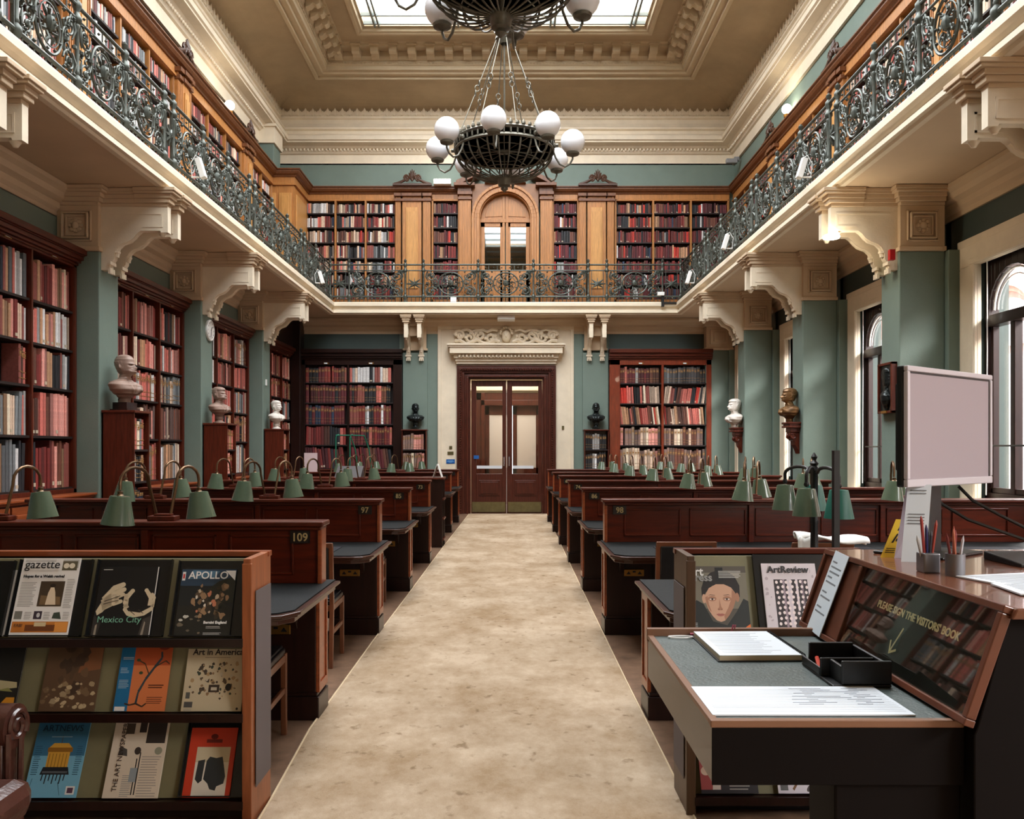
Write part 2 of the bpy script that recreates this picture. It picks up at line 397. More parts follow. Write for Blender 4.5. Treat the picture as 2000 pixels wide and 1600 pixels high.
# skylight
sk = bpy.data.objects.new('window_7', None); COL.objects.link(sk); sk.location = (-.13, 8.4, 10.2); sk['kind'] = 'structure'
g = MB(); q = 2.5; x0, x1, y1 = RX0+q, RX1-q, RY1-q
for x in (-2.74, -1.11, .86, 2.5):
    g.box(x-.06, x-.025, Y0+q, y1, 10.16, 10.26); g.box(x+.025, x+.06, Y0+q, y1, 10.16, 10.26)
for i in range(17):
    g.box(x0, x1, y1-.45-i*1.05, y1-.41-i*1.05, 10.18, 10.25)
g.box(x0, x1, y1-.12, y1-.08, 10.18, 10.25)
obj('glazing_bar', g, mat('painted_glazing_bar', (120, 126, 120), .5), sk)
obj('pane', MB().box(x0, x1, Y0+q, y1, 10.27, 10.275), glass('skylight_glass', (1, 1, 1), .04), sk)
# pilaster high on the left wall near the back corner
pz = MB().box(-5.5, -5.15, 18.35, 18.9, 7.6, 8.15).box(-5.5, -5.11, 18.31, 18.94, 8.15, 8.55, m=1).box(-5.5, -5.07, 18.27, 18.98, 8.5, 8.56, m=1)
struct('trim_5', pz, [GREEN, CREAM], bevel=.006)

# gallery: soffit slab and moulded fascia
gal = thing('balcony', 'cream painted balcony running round three sides below the iron railings', 'balcony', (0, YB, SOF))
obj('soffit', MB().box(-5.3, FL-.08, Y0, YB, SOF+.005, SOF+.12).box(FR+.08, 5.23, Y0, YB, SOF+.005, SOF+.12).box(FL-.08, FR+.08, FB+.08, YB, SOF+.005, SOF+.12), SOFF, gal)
fa = MB()
prof = [(.12, SOF-.0), (.06, SOF), (.05, SOF+.03), (0, SOF+.03), (0, SOF+.08), (.035, SOF+.095), (.05, SOF+.13), (.03, SOF+.15), (.02, SOF+.16), (-.03, SOF+.18), (-.03, BAL-.02), (-.015, BAL), (.4, BAL)]
vs = []
for q, z in prof: vs += [(FL-q, Y0, z), (FL-q, FB+q, z), (FR+q, FB+q, z), (FR+q, Y0, z)]
fa.add(vs, [(i*4+k, i*4+k+1, (i+1)*4+k+1, (i+1)*4+k) for i in range(len(prof)-1) for k in range(3)])
obj('fascia', fa, CREAM, gal)
obj('walkway', MB().box(-5.5, FL-.3, Y0, YB, SOF+.12, BAL).box(FR+.3, 5.5, Y0, YB, SOF+.12, BAL).box(FL-.4, FR+.4, FB+.3, YB, SOF+.12, BAL), SOFF, gal)

# wall cornice under the soffit
def cornice_poly(o, s): return [(o, 4.2), (o+s*.03, 4.2), (o+s*.03, 4.26), (o+s*.06, 4.3), (o+s*.07, 4.36), (o+s*.13, 4.4), (o+s*.15, 4.46), (o+s*.2, 4.5), (o+s*.2, SOF), (o, SOF)]
cc = MB().prism(cornice_poly(-5.3, 1), 'y', Y0, YB).prism([(p[0], p[1]) for p in cornice_poly(XW, -1)], 'y', Y0, YB)
cc.prism(cornice_poly(YB, -1), 'x', -5.3, 5.3)
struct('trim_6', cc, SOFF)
struct('wall_left_frieze', MB().box(-5.3, -5.27, Y0, YB, 3.8, 4.21), mat('left_frieze_green', (108, 122, 110), .6))
struct('wall_back_frieze', MB().box(-4.9, -2.6, YB-.02, YB, 3.78, 4.21).box(2.3, 4.8, YB-.02, YB, 3.78, 4.21), SHGREEN)
struct('baseboard_right', MB().box(XW-.03, XW, Y0, YB, 0, .2), MDARK)

# ---------------------------------------------------------------- pillars and balcony brackets
def pillar(i, side):
    y = PY[i] if i >= 0 else PY[0]+3.25*i
    nm = {-2: 'nearest the camera', -1: 'beside the magazine racks', 0: 'second', 1: 'third', 2: 'furthest', 3: 'corner'}[i]
    if side == 'l':
        lab = {-1: 'sage green square pillar between the two nearest left bookcases', 0: 'sage green pillar behind the large brown bust on the left',
               1: 'sage green pillar carrying the round white clock', 2: 'sage green pillar behind the small pale bust at far left'}[i]
        p = thing('pillar', lab, 'pillar', (-5.05, y+PW/2, 0), 'square pillars along the left wall')
        m = MB().box(-5.3, XL, y, y+PW, .0, 3.81)
        obj('shaft', m, GREEN, p, bevel=.012)
        obj('plinth', MB().box(-5.3, XL+.03, y-.03, y+PW+.03, 0, .22), MDARK, p, bevel=.01)
    else:
        lab = {-1: 'sage green pillar out at the right beyond the monitor', 0: 'sage green pillar with the framed relief portrait hung on it',
               1: 'sage green pillar with the dark bronze bust on a bracket', 2: 'sage green pillar with the white bust on a bracket', 3: 'sage green pillar in the far right corner beside the back bookcase'}[i]
        p = thing('pillar', lab, 'pillar', (4.8, y+PW/2, 0), 'square pillars along the right wall')
        obj('shaft', MB().box(XR, 5.06, y, min(y+PW, YB), .0, 3.81), GREEN, p, bevel=.012)
        obj('side_pilaster', MB().box(5.06, XW, y-.08, min(y+PW+.08, YB), 0, 3.81), GREEN, p, bevel=.01)
        obj('plinth', MB().box(XR-.03, 5.06, y-.03, min(y+PW+.03, YB), 0, .22), MDARK, p, bevel=.01)
for i in (-1, 0, 1, 2): pillar(i, 'l')
for i in (-1, 0, 1, 2, 3): pillar(i, 'r')

def bracket_proto(BK=-.52):
    # local: +X out from the pillar face toward the aisle, Y along the wall
    r = thing('balcony_bracket', 'tmp', 'bracket')
    b = MB().box(BK, .0, -PW/2-.02, PW/2+.02, 3.86, 4.34)
    for s in ((-1, 1) if BK < -.3 else ()):    # square sunk panels on the two side faces
        yy = s*(PW/2+.02)
        for k, (w, d) in enumerate(((.185, .025), (.155, .05), (.12, .022))):
            cx, cz = -.26, 4.1
            for a0, a1, b0, b1 in ((cx-w, cx+w, cz+w-.02, cz+w), (cx-w, cx+w, cz-w, cz-w+.02), (cx-w, cx-w+.02, cz-w, cz+w), (cx+w-.02, cx+w, cz-w, cz+w)):
                b.box(a0, a1, min(yy, yy+s*d), max(yy, yy+s*d), b0, b1)
    b.box(BK-.01, .02, -PW/2-.045, PW/2+.045, 3.81, 3.86)
    obj('entablature_block', b, SOFF, r, bevel=.006)
    for s in ((-1, 1) if BK < -.3 else ()):
        yy = s*(PW/2+.03); q = MB()
        q.ball((-.26, yy, 4.1), .05, 8)
        for k in range(8):
            a = k*PI/4; q.ball((-.26+.06*math.cos(a), yy, 4.1+.06*math.sin(a)), .03, 6)
        obj('rosette', q, SOFF, r, smooth=True)
    mo = MB()
    for k, (e, z0, z1) in enumerate(((.0, 4.34, 4.38), (.03, 4.38, 4.43), (.05, 4.43, 4.48), (.085, 4.48, 4.51), (.1, 4.51, SOF))):
        mo.box(BK, .0+e, -PW/2-.03-e, PW/2+.03+e, z0, z1)
        mo.box(-.01, .42, -.2-e*.4, .2+e*.4, z0+.0005, z1)
        for s in (-1, 1): mo.box(.4, .78+e*1.1, s*.15-.055-e*.75, s*.15+.055+e*.75, z0+.001, z1)
    obj('cornice_moulding', mo, SOFF, r, bevel=.005)
    S = [(0, 4.34), (.78, 4.34), (.78, 4.04), (.7, 4.04), (.69, 4.06), (.46, 4.06), (.42, 4.03), (.37, 3.97), (.3, 3.93), (.24, 3.91), (.19, 3.87), (.155, 3.8), (.15, 3.73), (.12, 3.69), (.1, 3.69), (.1, 3.6), (0, 3.6)]
    for s in (-1, 1):
        c = MB().prism(S, 'y', s*.15-.045, s*.15+.045)
        # raised edge scroll and drops
        c.tube([(.4, s*.15, 4.03), (.33, s*.15, 3.95), (.24, s*.15, 3.92), (.18, s*.15, 3.86), (.16, s*.15, 3.76)], .03, 8)
        c.box(.1, .125, s*.15-.07, s*.15+.07, 3.66, 3.7); c.lathe([(.045, 0), (.05, .02), (.02, .035)], (.16, s*.15, 3.8), 8)
        for k in (-.04, 0, .04): c.box(.085, .115, s*.15+k-.014, s*.15+k+.014, 3.56, 3.62)
        c.lathe([(.001, -.05), (.02, -.045), (.035, -.02), (.05, 0)], (.7, s*.15, 4.04), 8)
        sd = s
        for u0, u1, z0, z1 in ((.1, .72, 4.25, 4.27), (.7, .72, 4.1, 4.27), (.48, .72, 4.1, 4.12)):
            c.box(u0, u1, s*.15-.051, s*.15+.051, z0, z1)
        obj('console', c, CREAM, r, smooth=True)
    # soffit between the consoles
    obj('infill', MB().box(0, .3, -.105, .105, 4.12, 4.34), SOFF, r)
    return r
bp_ = bracket_proto(); first = True
def put_bracket(loc, rot, label, group, sc=(1, 1, 1)):
    global first
    if first:
        o = bp_; o.location = loc; o.rotation_euler = (0, 0, rot); o.scale = sc; o['label'] = label; o['group'] = group; first = False
    else: o = dup(bp_, loc, rot, label, group, sc)
lbl = ['cream paired balcony bracket at top left edge, nearest on the left', 'cream paired balcony bracket above the large brown bust', 'cream paired balcony bracket above the round wall clock', 'cream paired balcony bracket furthest along the left side']
for k, i in enumerate((-1, 0, 1, 2)): put_bracket((XL, (PY[0]+3.25*i if i < 0 else PY[i])+PW/2, 0), 0, lbl[k], 'balcony brackets on the left pillars')
lbr = ['cream paired balcony bracket at top right edge, nearest on the right', 'cream paired balcony bracket with lit lamp, above the relief portrait', 'cream paired balcony bracket above the dark bronze bust', 'cream paired balcony bracket above the white bust', 'cream balcony bracket in the far right corner']
for k, i in enumerate((-1, 0, 1, 2)): put_bracket((XR, (PY[0]+3.25*i if i < 0 else PY[i])+PW/2, 0), PI, lbr[k], 'balcony brackets on the right pillars')
bp_ = bracket_proto(-.05); first = True
for x, s in ((-2.22, 'left'), (1.98, 'right')): put_bracket((x, YB-.1, 0), -PI/2, 'cream paired bracket under the back balcony, %s of the door' % s, 'balcony brackets on the back wall', (.72, 1, 1))
ce = MB().box(XR, 5.15, 19.55, YB, 3.84, 4.34).box(XR-.05, 5.2, 19.5, YB, 4.34, SOF).box(XR-.03, 5.17, 19.52, YB, 3.8, 3.86).box(4.62, 5.05, 19.53, 19.56, 3.94, 4.28).box(4.7, 4.97, 19.51, 19.56, 4.0, 4.22)
struct('trim_7', ce, SOFF, bevel=.012)

# green pilasters on the back wall
for x0, x1, xa, xb, s in ((-2.51, -1.94, -1.94, -1.70, 'left'), (1.68, 2.28, 1.48, 1.68, 'right')):
    p = thing('pilaster', 'sage green flat pilaster on back wall %s of the door' % s, 'pilaster', ((x0+x1)/2, YB-.05, 0), 'pilasters beside the door')
    obj('shaft', MB().box(x0, x1, YB-.1, YB, 0, 3.76), GREEN, p, bevel=.01)
    obj('side_strip', MB().box(xa, xb, YB-.04, YB, 0, 4.2), GREEN, p)
# cream door surround with shelf cornice and relief
ds = thing('door_surround', 'cream plaster surround with scrolled relief over the double doors', 'door surround', (-.1, YB, 0))
m = MB().box(-1.70, -1.25, YB-.06, YB, 0, 4.3).box(1.05, 1.48, YB-.06, YB, 0, 4.3).box(-1.25, 1.05, YB-.06, YB, 3.46, 4.3)
m.box(-1.70, -1.62, YB-.09, YB, 0, 4.3).box(1.40, 1.48, YB-.09, YB, 0, 4.3).box(-1.70, 1.48, YB-.09, YB, 4.3, 4.38)
obj('plaster_panel', m, CREAM, ds, bevel=.008)
m = MB()
for (z0, z1, e, d) in ((3.49, 3.55, 0, .1), (3.55, 3.62, .02, .14), (3.62, 3.7, .05, .19), (3.7, 3.72, .08, .22), (3.72, 3.86, .14, .3), (3.86, 3.9, .17, .33), (3.9, 3.94, .2, .36)):
    m.box(-1.26-e, 1.06+e, YB-.06-d, YB-.06, z0, z1)
for i in range(26): m.ball((-1.18+i*.086, YB-.28, 3.66), .034, 6, sz=1.3)
obj('shelf_cornice', m, CREAM, ds, bevel=.006)
m = MB()
def spiral(cx, cz, r0, turns, a0, s=1, n=22): return [(cx+s*(r0*(1-t/n*.85))*math.cos(a0+turns*2*PI*t/n), YB-.14, cz+(r0*(1-t/n*.85))*math.sin(a0+turns*2*PI*t/n)) for t in range(n+1)]
cx = -.1
for s in (-1, 1):
    for (dx, r, a, z) in ((.35, .13, PI, 4.1), (.62, .12, 0, 4.14), (.85, .13, PI/2, 4.1), (1.08, .12, 0, 4.16)):
        m.tube(spiral(cx+s*dx, z, r, 1.4, a, s), .036, 6)
    m.tube([(cx+s*(.15+t*.13), YB-.15, 4.0+.05*math.sin(t*1.9)) for t in range(9)], .045, 6)
    m.tube([(cx+s*(.2+t*.12), YB-.13, 4.27+.03*math.sin(t*2.3)) for t in range(8)], .035, 6)
    for t in range(9): m.ball((cx+s*(.25+t*.115), YB-.14, 4.14+.07*math.sin(t*2.7)), .05, 6)
m.ball((cx, YB-.16, 4.13), .11, 10, sz=1.35); m.ball((cx, YB-.27, 4.12), .03, 6); m.ball((cx-.04, YB-.25, 4.17), .02, 6); m.ball((cx+.04, YB-.25, 4.17), .02, 6)
for t in range(9): m.ball((cx+.13*math.cos(PI*t/8), YB-.15, 4.2+.13*math.sin(PI*t/8)), .04, 6)
obj('carved_relief', m, CREAM, ds, smooth=True)

# double doors
dr = bpy.data.objects.new('door_1', None); COL.objects.link(dr); dr.location = (-.08, YB, 0); dr['kind'] = 'structure'
m = MB()
for k, (a, d) in enumerate(((1.155, .14), (1.1, .19), (1.03, .15), (.98, .11), (.93, .16), (.88, .08))):
    cxx = -.095
    w2 = (1.155, 1.1, 1.03, .98, .93, .88, .84)[k+1]
    for s in (-1, 1): m.box(min(cxx+s*a, cxx+s*w2), max(cxx+s*a, cxx+s*w2), YB-d, YB+.1, 0, 3.14+(w2-.84))
    m.box(cxx-a, cxx+a, YB-d, YB+.1, 3.14+(w2-.84), 3.14+(a-.84))
obj('door_frame', m, DOORM, dr, bevel=.006)
m = MB()
for i in range(60):
    for s in (-1, 1): m.ball((-.095+s*1.065, YB-.2, .1+i*.055), .022, 6)
for i in range(38): m.ball((-1.13+i*.056, YB-.2, 3.14+.225), .022, 6)
obj('carved_beading', m, DOORM, dr)
for s in (-1, 1):
    a, b = (-.92, -.1) if s < 0 else (-.08, .74)
    lf_ = obj('door_leaf', MB().box(a, a+.12, YB+.0, YB+.05, .0, 3.12).box(b-.09, b, YB, YB+.05, 0, 3.12).box(a+.12, b-.09, YB, YB+.05, 0, .93).box(a+.12, b-.09, YB, YB+.05, 2.98, 3.12)
        .box(a+.18, b-.15, YB-.02, YB, .42, .78).box(a+.22, b-.19, YB-.035, YB, .46, .74), DOORM, dr, bevel=.006)
    obj('pane', MB().box(a+.12, b-.09, YB+.02, YB+.026, .93, 2.98), MGLASS, lf_)
    obj('kick_plate', MB().box(a+.02, b-.02, YB-.012, YB, .03, .27), BRASSP, lf_)
    hx = -.15 if s < 0 else -.03
    obj('door_handle', MB().tube([(hx, YB, 1.32), (hx, YB-.07, 1.3), (hx, YB-.07, 1.12), (hx, YB, 1.1)], .016, 8), mat('polished_steel', (200, 200, 205), .2, metal=.9), lf_, smooth=True)
obj('meeting_strip', MB().box(-.096, -.084, YB-.005, YB+.05, 0, 3.12), GWHITE, dr)
obj('push_bar_label', MB().box(a+.13, b-.2, YB+.012, YB+.018, 1.05, 1.12).box(-.79, -.2, YB+.012, YB+.018, 1.05, 1.12), mat('frosted_strip', (210, 214, 220), .5), dr)
# lobby behind the doors
lb = MB().box(-1.6, -1.5, YB+.3, YB+4, 0, 4.4).box(1.4, 1.5, YB+.3, YB+4, 0, 4.4).box(-1.6, -.85, YB+3.4, YB+3.6, 0, 4.4).box(.95, 1.5, YB+3.4, YB+3.6, 0, 4.4).box(-.85, .95, YB+3.4, YB+3.6, 3.0, 4.4).box(-1.6, 1.5, YB+.3, YB+4, 4.3, 4.4)
struct('wall_lobby', lb, CREAM)
lb = MB().box(-1.2, 1.25, YB+3.2, YB+3.4, 3.1, 3.5).box(-1.3, 1.35, YB+3.1, YB+3.4, 3.4, 3.5)
struct('trim_8', lb, CREAM, bevel=.02)
d2 = bpy.data.objects.new('door_2', None); COL.objects.link(d2); d2.location = (.02, YB+3.4, 0); d2['kind'] = 'structure'
m = MB()
for s in (-1, 1):
    for a, b, d in ((.85, 1.1, .1), (.75, .85, .16)): m.box(min(.05+s*a, .05+s*b), max(.05+s*a, .05+s*b), YB+3.4-d, YB+3.5, 0, 3.05)
m.box(-1.05, 1.15, YB+3.3, YB+3.5, 2.85, 3.05).box(-.8, .9, YB+3.24, YB+3.5, 2.7, 2.85)
obj('door_frame', m, DOORM, d2, bevel=.01)
FROST = mat('frosted_glass', (206, 196, 190), .35)
for s in (-1, 1):
    a, b = (-.7, .04) if s < 0 else (.06, .8)
    l2 = obj('door_leaf', MB().box(a, a+.12, YB+3.42, YB+3.48, 0, 2.7).box(b-.1, b, YB+3.42, YB+3.48, 0, 2.7).box(a, b, YB+3.42, YB+3.48, 0, 1.0).box(a, b, YB+3.42, YB+3.48, 2.45, 2.7), DOORM, d2, bevel=.006)
    obj('pane', MB().box(a+.1, b-.1, YB+3.44, YB+3.45, 1.0, 2.45), FROST, l2)
add_light('lobby_lamp', 'AREA', (-.1, YB+1.7, 4.28), 110, (1, .93, .84), (0,0,0), 1.6, 1.6)
# ================================================================ bookcases
BOOKS = []      # every book: placed at the very end
PAL = {
 'rose': [('faded red', (194, 106, 94), 9), ('rose', (218, 146, 134), 6), ('dark red', (122, 44, 40), 5), ('white', (222, 212, 204), 3), ('tan', (186, 142, 108), 3), ('black', (38, 34, 36), 2), ('brown', (104, 62, 48), 3), ('cream', (224, 196, 172), 2)],
 'mixed': [('white', (216, 214, 212), 5), ('grey', (120, 124, 126), 4), ('black', (34, 34, 38), 4), ('faded red', (194, 106, 94), 5), ('tan', (186, 142, 108), 3), ('cream', (224, 196, 172), 3), ('dark blue', (40, 52, 74), 1)],
 'maroon': [('maroon', (96, 34, 40), 10), ('dark red', (122, 44, 40), 6), ('faded red', (194, 106, 94), 4), ('brown', (104, 62, 48), 4), ('black', (38, 34, 36), 3), ('white', (222, 212, 204), 1)],
 'navy': [('dark blue', (40, 52, 74), 12), ('maroon', (96, 34, 40), 5)],
 'orange': [('faded red', (194, 106, 94), 6), ('bright red', (184, 52, 40), 2), ('tan', (186, 142, 108), 5), ('cream', (224, 196, 172), 4), ('brown', (104, 62, 48), 4), ('black', (38, 34, 36), 2)],
 'grey': [('charcoal', (74, 74, 76), 10), ('grey', (120, 124, 126), 2)],
 'pale': [('rose', (218, 146, 134), 3), ('dusty brown', (134, 108, 100), 8), ('cream', (224, 196, 172), 4), ('brown', (104, 62, 48), 3)],
 'gallery': [('white', (216, 214, 212), 6), ('cream', (224, 196, 172), 6), ('dark red', (122, 44, 40), 5), ('faded red', (194, 106, 94), 5), ('black', (34, 34, 38), 5), ('grey', (120, 124, 126), 3), ('brown', (104, 62, 48), 4), ('tan', (186, 142, 108), 3), ('bright red', (184, 52, 40), 1), ('dark blue', (40, 52, 74), 1)],
 'gred': [('maroon', (96, 34, 40), 8), ('dark red', (122, 44, 40), 6), ('brown', (104, 62, 48), 5), ('black', (34, 34, 38), 4), ('bright red', (184, 52, 40), 2), ('tan', (186, 142, 108), 2), ('white', (216, 214, 212), 1), ('dark blue', (40, 52, 74), 1)],
 'label': [('white', (216, 214, 212), 2), ('black', (34, 34, 38), 3)],
}
BCOL = {}
for p in PAL.values():
    for n, c, w in p: BCOL[n] = c
BNAMES = list(BCOL)
def fill(M, x0, x1, z, h, depth, pal, th, hf=(.78, .95), case='', col='', row='', gap=.0, yfront=.03, lean=.0, bands=False, skip=None):
    x = x0+.006; k = 0; tot = sum(w for _, _, w in PAL[pal]); cur = None
    while x < x1-.012:
        t = R.uniform(*th)
        if x+t > x1-.004: break
        if cur is None or R.random() < .68:
            r = R.uniform(0, tot)
            for n, c, w in PAL[pal]:
                r -= w
                if r <= 0: cur = n; break
            hh = R.uniform(*hf)*h
        if skip and skip[0] < x-x0 < skip[1]: x += t; continue
        k += 1
        ln = lean*R.uniform(.6, 1.1) if lean else (R.uniform(-.05, .0) if R.random() < .12 else 0)
        ht = hh*R.uniform(.96, 1.02)
        BOOKS.append(dict(M=M, x=x, w=t*.92, z=z, h=ht, d=min(depth, ht*.75), y=yfront+R.uniform(0, .012), lean=ln, c=cur, case=case, col=col, row=row, k=k, bands=bands))
        x += t+(abs(ln)*.0)
        if R.random() < gap: x += R.uniform(.01, .05)

def bookcase(label, group, loc, rot, W, cols, zl, ztop, depth, wood, woodh, pals, z0=0, th=(.035, .065), cornice=None, cat='bookcase', case='', bands=None, lean=None, frieze=None, colnames=None, hf=(.8, .96), plates=True, deepskip=None):
    """local frame: x along the front, y into the wall, front face at y=0"""
    r = thing('bookcase', label, cat, loc, group); r.rotation_euler = (0, 0, rot)
    M = Matrix.Translation(loc) @ Matrix.Rotation(rot, 4, 'Z')
    fz = cornice[0] if cornice else ztop+.05
    f = MB().box(0, cols[0][0], 0, depth, z0, fz).box(cols[-1][1], W, 0, depth, z0, fz).box(0, W, 0, depth, ztop+.02, fz)
    f.box(0, W, 0, depth, z0, zl[-1]-.02)
    for s in (cols[0][0]-.018, cols[-1][1]): f.box(s, s+.018, -.012, .0, zl[-1], ztop+.02)
    obj('case_frame', f, wood, r, bevel=.005, world=False)
    obj('back_panel', MB().box(cols[0][0], cols[-1][1], depth-.02, depth, zl[-1]-.02, ztop+.02), SHB, r, world=False)
    for i in range(len(cols)-1):
        obj('divider', MB().box(cols[i][1], cols[i+1][0], -.008, depth-.02, zl[-1]-.02, ztop+.02), wood, r, world=False)
    for z in zl[:-1]+[zl[-1]]:
        obj('shelf', MB().box(cols[0][0], cols[-1][1], .012, depth-.02, z-.028, z-.002), SHB, r, world=False)
    if cornice:
        c0, c1, pr = cornice; m = MB(); h = c1-c0
        for a, b, e in ((-.02, .12, .02), (.12, .3, .05), (.3, .55, .08), (.55, .62, pr*.8), (.62, 1, pr)):
            m.box(-min(e, .015), W+min(e, .015), -e, depth, c0+a*h, c0+b*h)
        obj('cornice', m, woodh, r, bevel=.008, world=False)
        m = MB()
        for a, b in cols: m.box(a+.03, b-.03, -.01, 0, ztop+.06, c0-.03)
    if plates:
        for a, b in cols:
            p = obj('label_holder', MB().box((a+b)/2-.06, (a+b)/2+.06, -.012, 0, ztop+.035, ztop+.075).box((a+b)/2-.045, (a+b)/2+.03, -.014, -.01, ztop+.042, ztop+.068, m=1), [BRASS, PAPER], r, world=False)
    tops = [ztop]+[z-.03 for z in zl[:-1]]
    for ci, (a, b) in enumerate(cols):
        for ri, z in enumerate(zl):
            pal = pals(ci, ri) if callable(pals) else pals
            fill(M, a, b, z, tops[ri]-z, depth-.06, pal, th(ci, ri) if callable(th) else th, hf, case, (colnames or ORD[1:])[ci], ORD[ri+1], gap=.02,
                 bands=bands(ci, ri) if bands else False, lean=lean(ci, ri) if lean else 0, skip=deepskip(ci, ri) if deepskip else None)
    return r, M

ZL = [3.095, 2.643, 2.185, 1.65, 1.07]
cols3 = [(.1, .955), (.985, 1.825), (1.855, 2.7)]
def palL(i):
    def f(c, r):
        return {0: ['mixed', 'rose', 'rose', 'mixed', 'rose'], 1: ['mixed', 'rose', 'orange', 'mixed', 'mixed'], 2: ['rose', 'rose', 'rose', 'rose', 'rose']}[c][r] if i == 0 else ['rose', 'rose', 'mixed' if c == 2 else 'rose', 'pale' if i == 1 else 'orange', 'mixed' if c else 'pale'][r]
    return f
nmL = ['nearest', 'second', 'third', 'fourth']
for i in range(-1, 4):
    y0 = 7.07+3.25*i if i < 1 else PY[i-1]+PW
    y0 = [3.82, 7.07, 10.32, 13.57, 16.83][i+1]
    if i == -1: continue
    nm = ['first left bookcase', 'second left bookcase', 'third left bookcase', 'far left bookcase'][i]
    lab = ['tall mahogany bookcase cut off by left edge of the photo', 'tall mahogany bookcase behind the large brown bust', 'tall mahogany bookcase just beyond the round wall clock', 'mahogany bookcase in far left corner, mostly hidden by pillar'][i]
    W = 2.77
    b, M = bookcase(lab, 'built-in bookcases along the left wall', (-5.05, y0, 0), PI/2, W, cols3, ZL, 3.59, .245, MAHO, MAHOH, palL(i), z0=1.0, th=lambda c, r: (.034, .064),
        cornice=(3.64, 3.82, .12), case=nm, colnames=['left', 'middle', 'right'], bands=lambda c, r: R.random() < .3, hf=(.8, .97), deepskip=(lambda c, r: (0, .62) if (c == 1 and r == 2) else None) if i == 0 else None)
    # base cabinet with doors
    c = thing('base_cabinet', 'low mahogany cupboard beneath the %s' % nm, 'cabinet', (-5.05, y0, 0), 'cupboards under the left bookcases'); c.rotation_euler = (0, 0, PI/2)
    obj('body', MB().box(0, W, -.2, .24, .08, .98).box(0, W, -.16, .24, 0, .1), MAHO, c, world=False, bevel=.006)
    obj('ledge', MB().box(0, W, -.24, .24, .975, 1.0).box(0, W, -.22, .24, .95, .975), mat('orange_and_lit_mahogany', (150, 76, 40), .32, var=.35, scale=6, stretch=(.7, 7, 7), coat=.2), c, world=False, bevel=.005)
    for k in range(5):
        d = obj('door', MB().box(.06+k*.535, .06+k*.535+.5, -.215, -.2, .12, .93).box(.13+k*.535, .49+k*.535, -.222, -.215, .2, .85), MATS['orange_and_lit_mahogany'], c, world=False, bevel=.004)
        obj('knob', MB().ball((.51+k*.535, -.235, .55), .015, 8), BRASS, d, world=False, smooth=True)
# wood panelling filling the far left corner
struct('trim_9', MB().box(-5.05, -4.83, 19.4, YB, 0, SOF).box(-5.3, -5.0, 16.83, 19.6, 3.82, 4.5), MDARK, bevel=.01)

# back wall bookcases (2 columns)
def pbl(c, r): return [['maroon', 'mixed'][c], 'maroon', ['navy', 'maroon'][c], 'maroon', 'maroon'][r]
b, M = bookcase('dark mahogany bookcase on back wall left of the doors', 'bookcases on the back wall', (-4.86, YB-.22, 0), 0, 2.34,
    [(.1, 1.08), (1.12, 2.14)], [3.06, 2.59, 2.09, 1.61, 1.06], 3.44, .22, MDARK, MDARK, pbl, z0=0, th=(.045, .08), cornice=(3.58, 3.82, .12), case='back left bookcase', colnames=['left', 'right'], lean=lambda c, r: .12 if r == 4 else 0, bands=lambda c, r: r < 4 and R.random() < .5, hf=(.86, .97))
def pbr(c, r): return [['maroon', 'grey'][c], 'orange', 'orange', 'pale', 'pale'][r]
b, M = bookcase('red mahogany bookcase on back wall right of the doors', 'bookcases on the back wall', (2.3, YB-.22, 0), 0, 2.36,
    [(.24, 1.2), (1.25, 2.24)], [3.04, 2.57, 2.08, 1.6, 1.02], 3.44, .22, mat('red_mahogany', (128, 52, 28), .34, var=.45, scale=5, stretch=(7, 7, .7), coat=.15), MAHOH, pbr, z0=0,
    th=lambda c, r: (.05, .08) if r in (0, 3, 4) else (.03, .055), cornice=(3.58, 3.82, .12), case='back right bookcase', colnames=['left', 'right'], lean=lambda c, r: (.12 if r == 2 else (-.16 if (r == 1 and c == 1) else .05 if r == 1 else 0)), bands=lambda c, r: r in (0, 3, 4), hf=(.8, .95))

# small bookcases against pillars and pilasters
def small_case(label, loc, rot, W, D, H, zl, pal, th, case, side='front', bands=True):
    r = thing('small_bookcase', label, 'bookcase', loc, 'small bookcases carrying busts'); r.rotation_euler = (0, 0, rot)
    m = MB().box(0, .02, 0, D, 0, H).box(W-.02, W, 0, D, 0, H).box(0, W, D-.02, D, 0, H).box(0, W, 0, D, 0, .1)
    obj('case_frame', m, MAHO, r, world=False, bevel=.004)
    obj('top_board', MB().box(-.015, W+.015, -.015, D, H, H+.03), MAHOH, r, world=False, bevel=.005)
    M = Matrix.Translation(loc) @ Matrix.Rotation(rot, 4, 'Z')
    tops = [H-.02]+[z-.03 for z in zl[:-1]]
    for ri, z in enumerate(zl):
        obj('shelf', MB().box(.02, W-.02, .01, D-.02, z-.025, z), SHB, r, world=False)
        fill(M, .02, W-.02, z, tops[ri]-z, D-.08, pal, th, (.8, .93), case, '', ORD[ri+1], bands=bands)
    return r
for i, (y, H, b_) in enumerate(((9.88, 1.93, 'large brown bust'), (13.13, 1.88, 'bearded brown bust'), (16.39, 1.87, 'small pale bust'))):
    small_case('narrow mahogany bookcase standing under the %s' % b_, (-4.40, y, 0), PI/2, .42, .38, H, [1.5, 1.12, .74, .36], 'mixed' if i < 1 else 'rose', (.05, .075), 'bookcase under the '+b_)
small_case('small dark bookcase under dark bust left of the doors', (-2.5, YB-.4, 0), 0, .57, .3, 1.93, [1.5, 1.06, .62, .2], 'pale', (.05, .07), 'bookcase under the left dark bust')
small_case('small dark bookcase under dark bust right of the doors', (1.7, YB-.4, 0), 0, .56, .3, 1.93, [1.5, 1.06, .62, .2], 'label', (.045, .06), 'bookcase under the right dark bust')

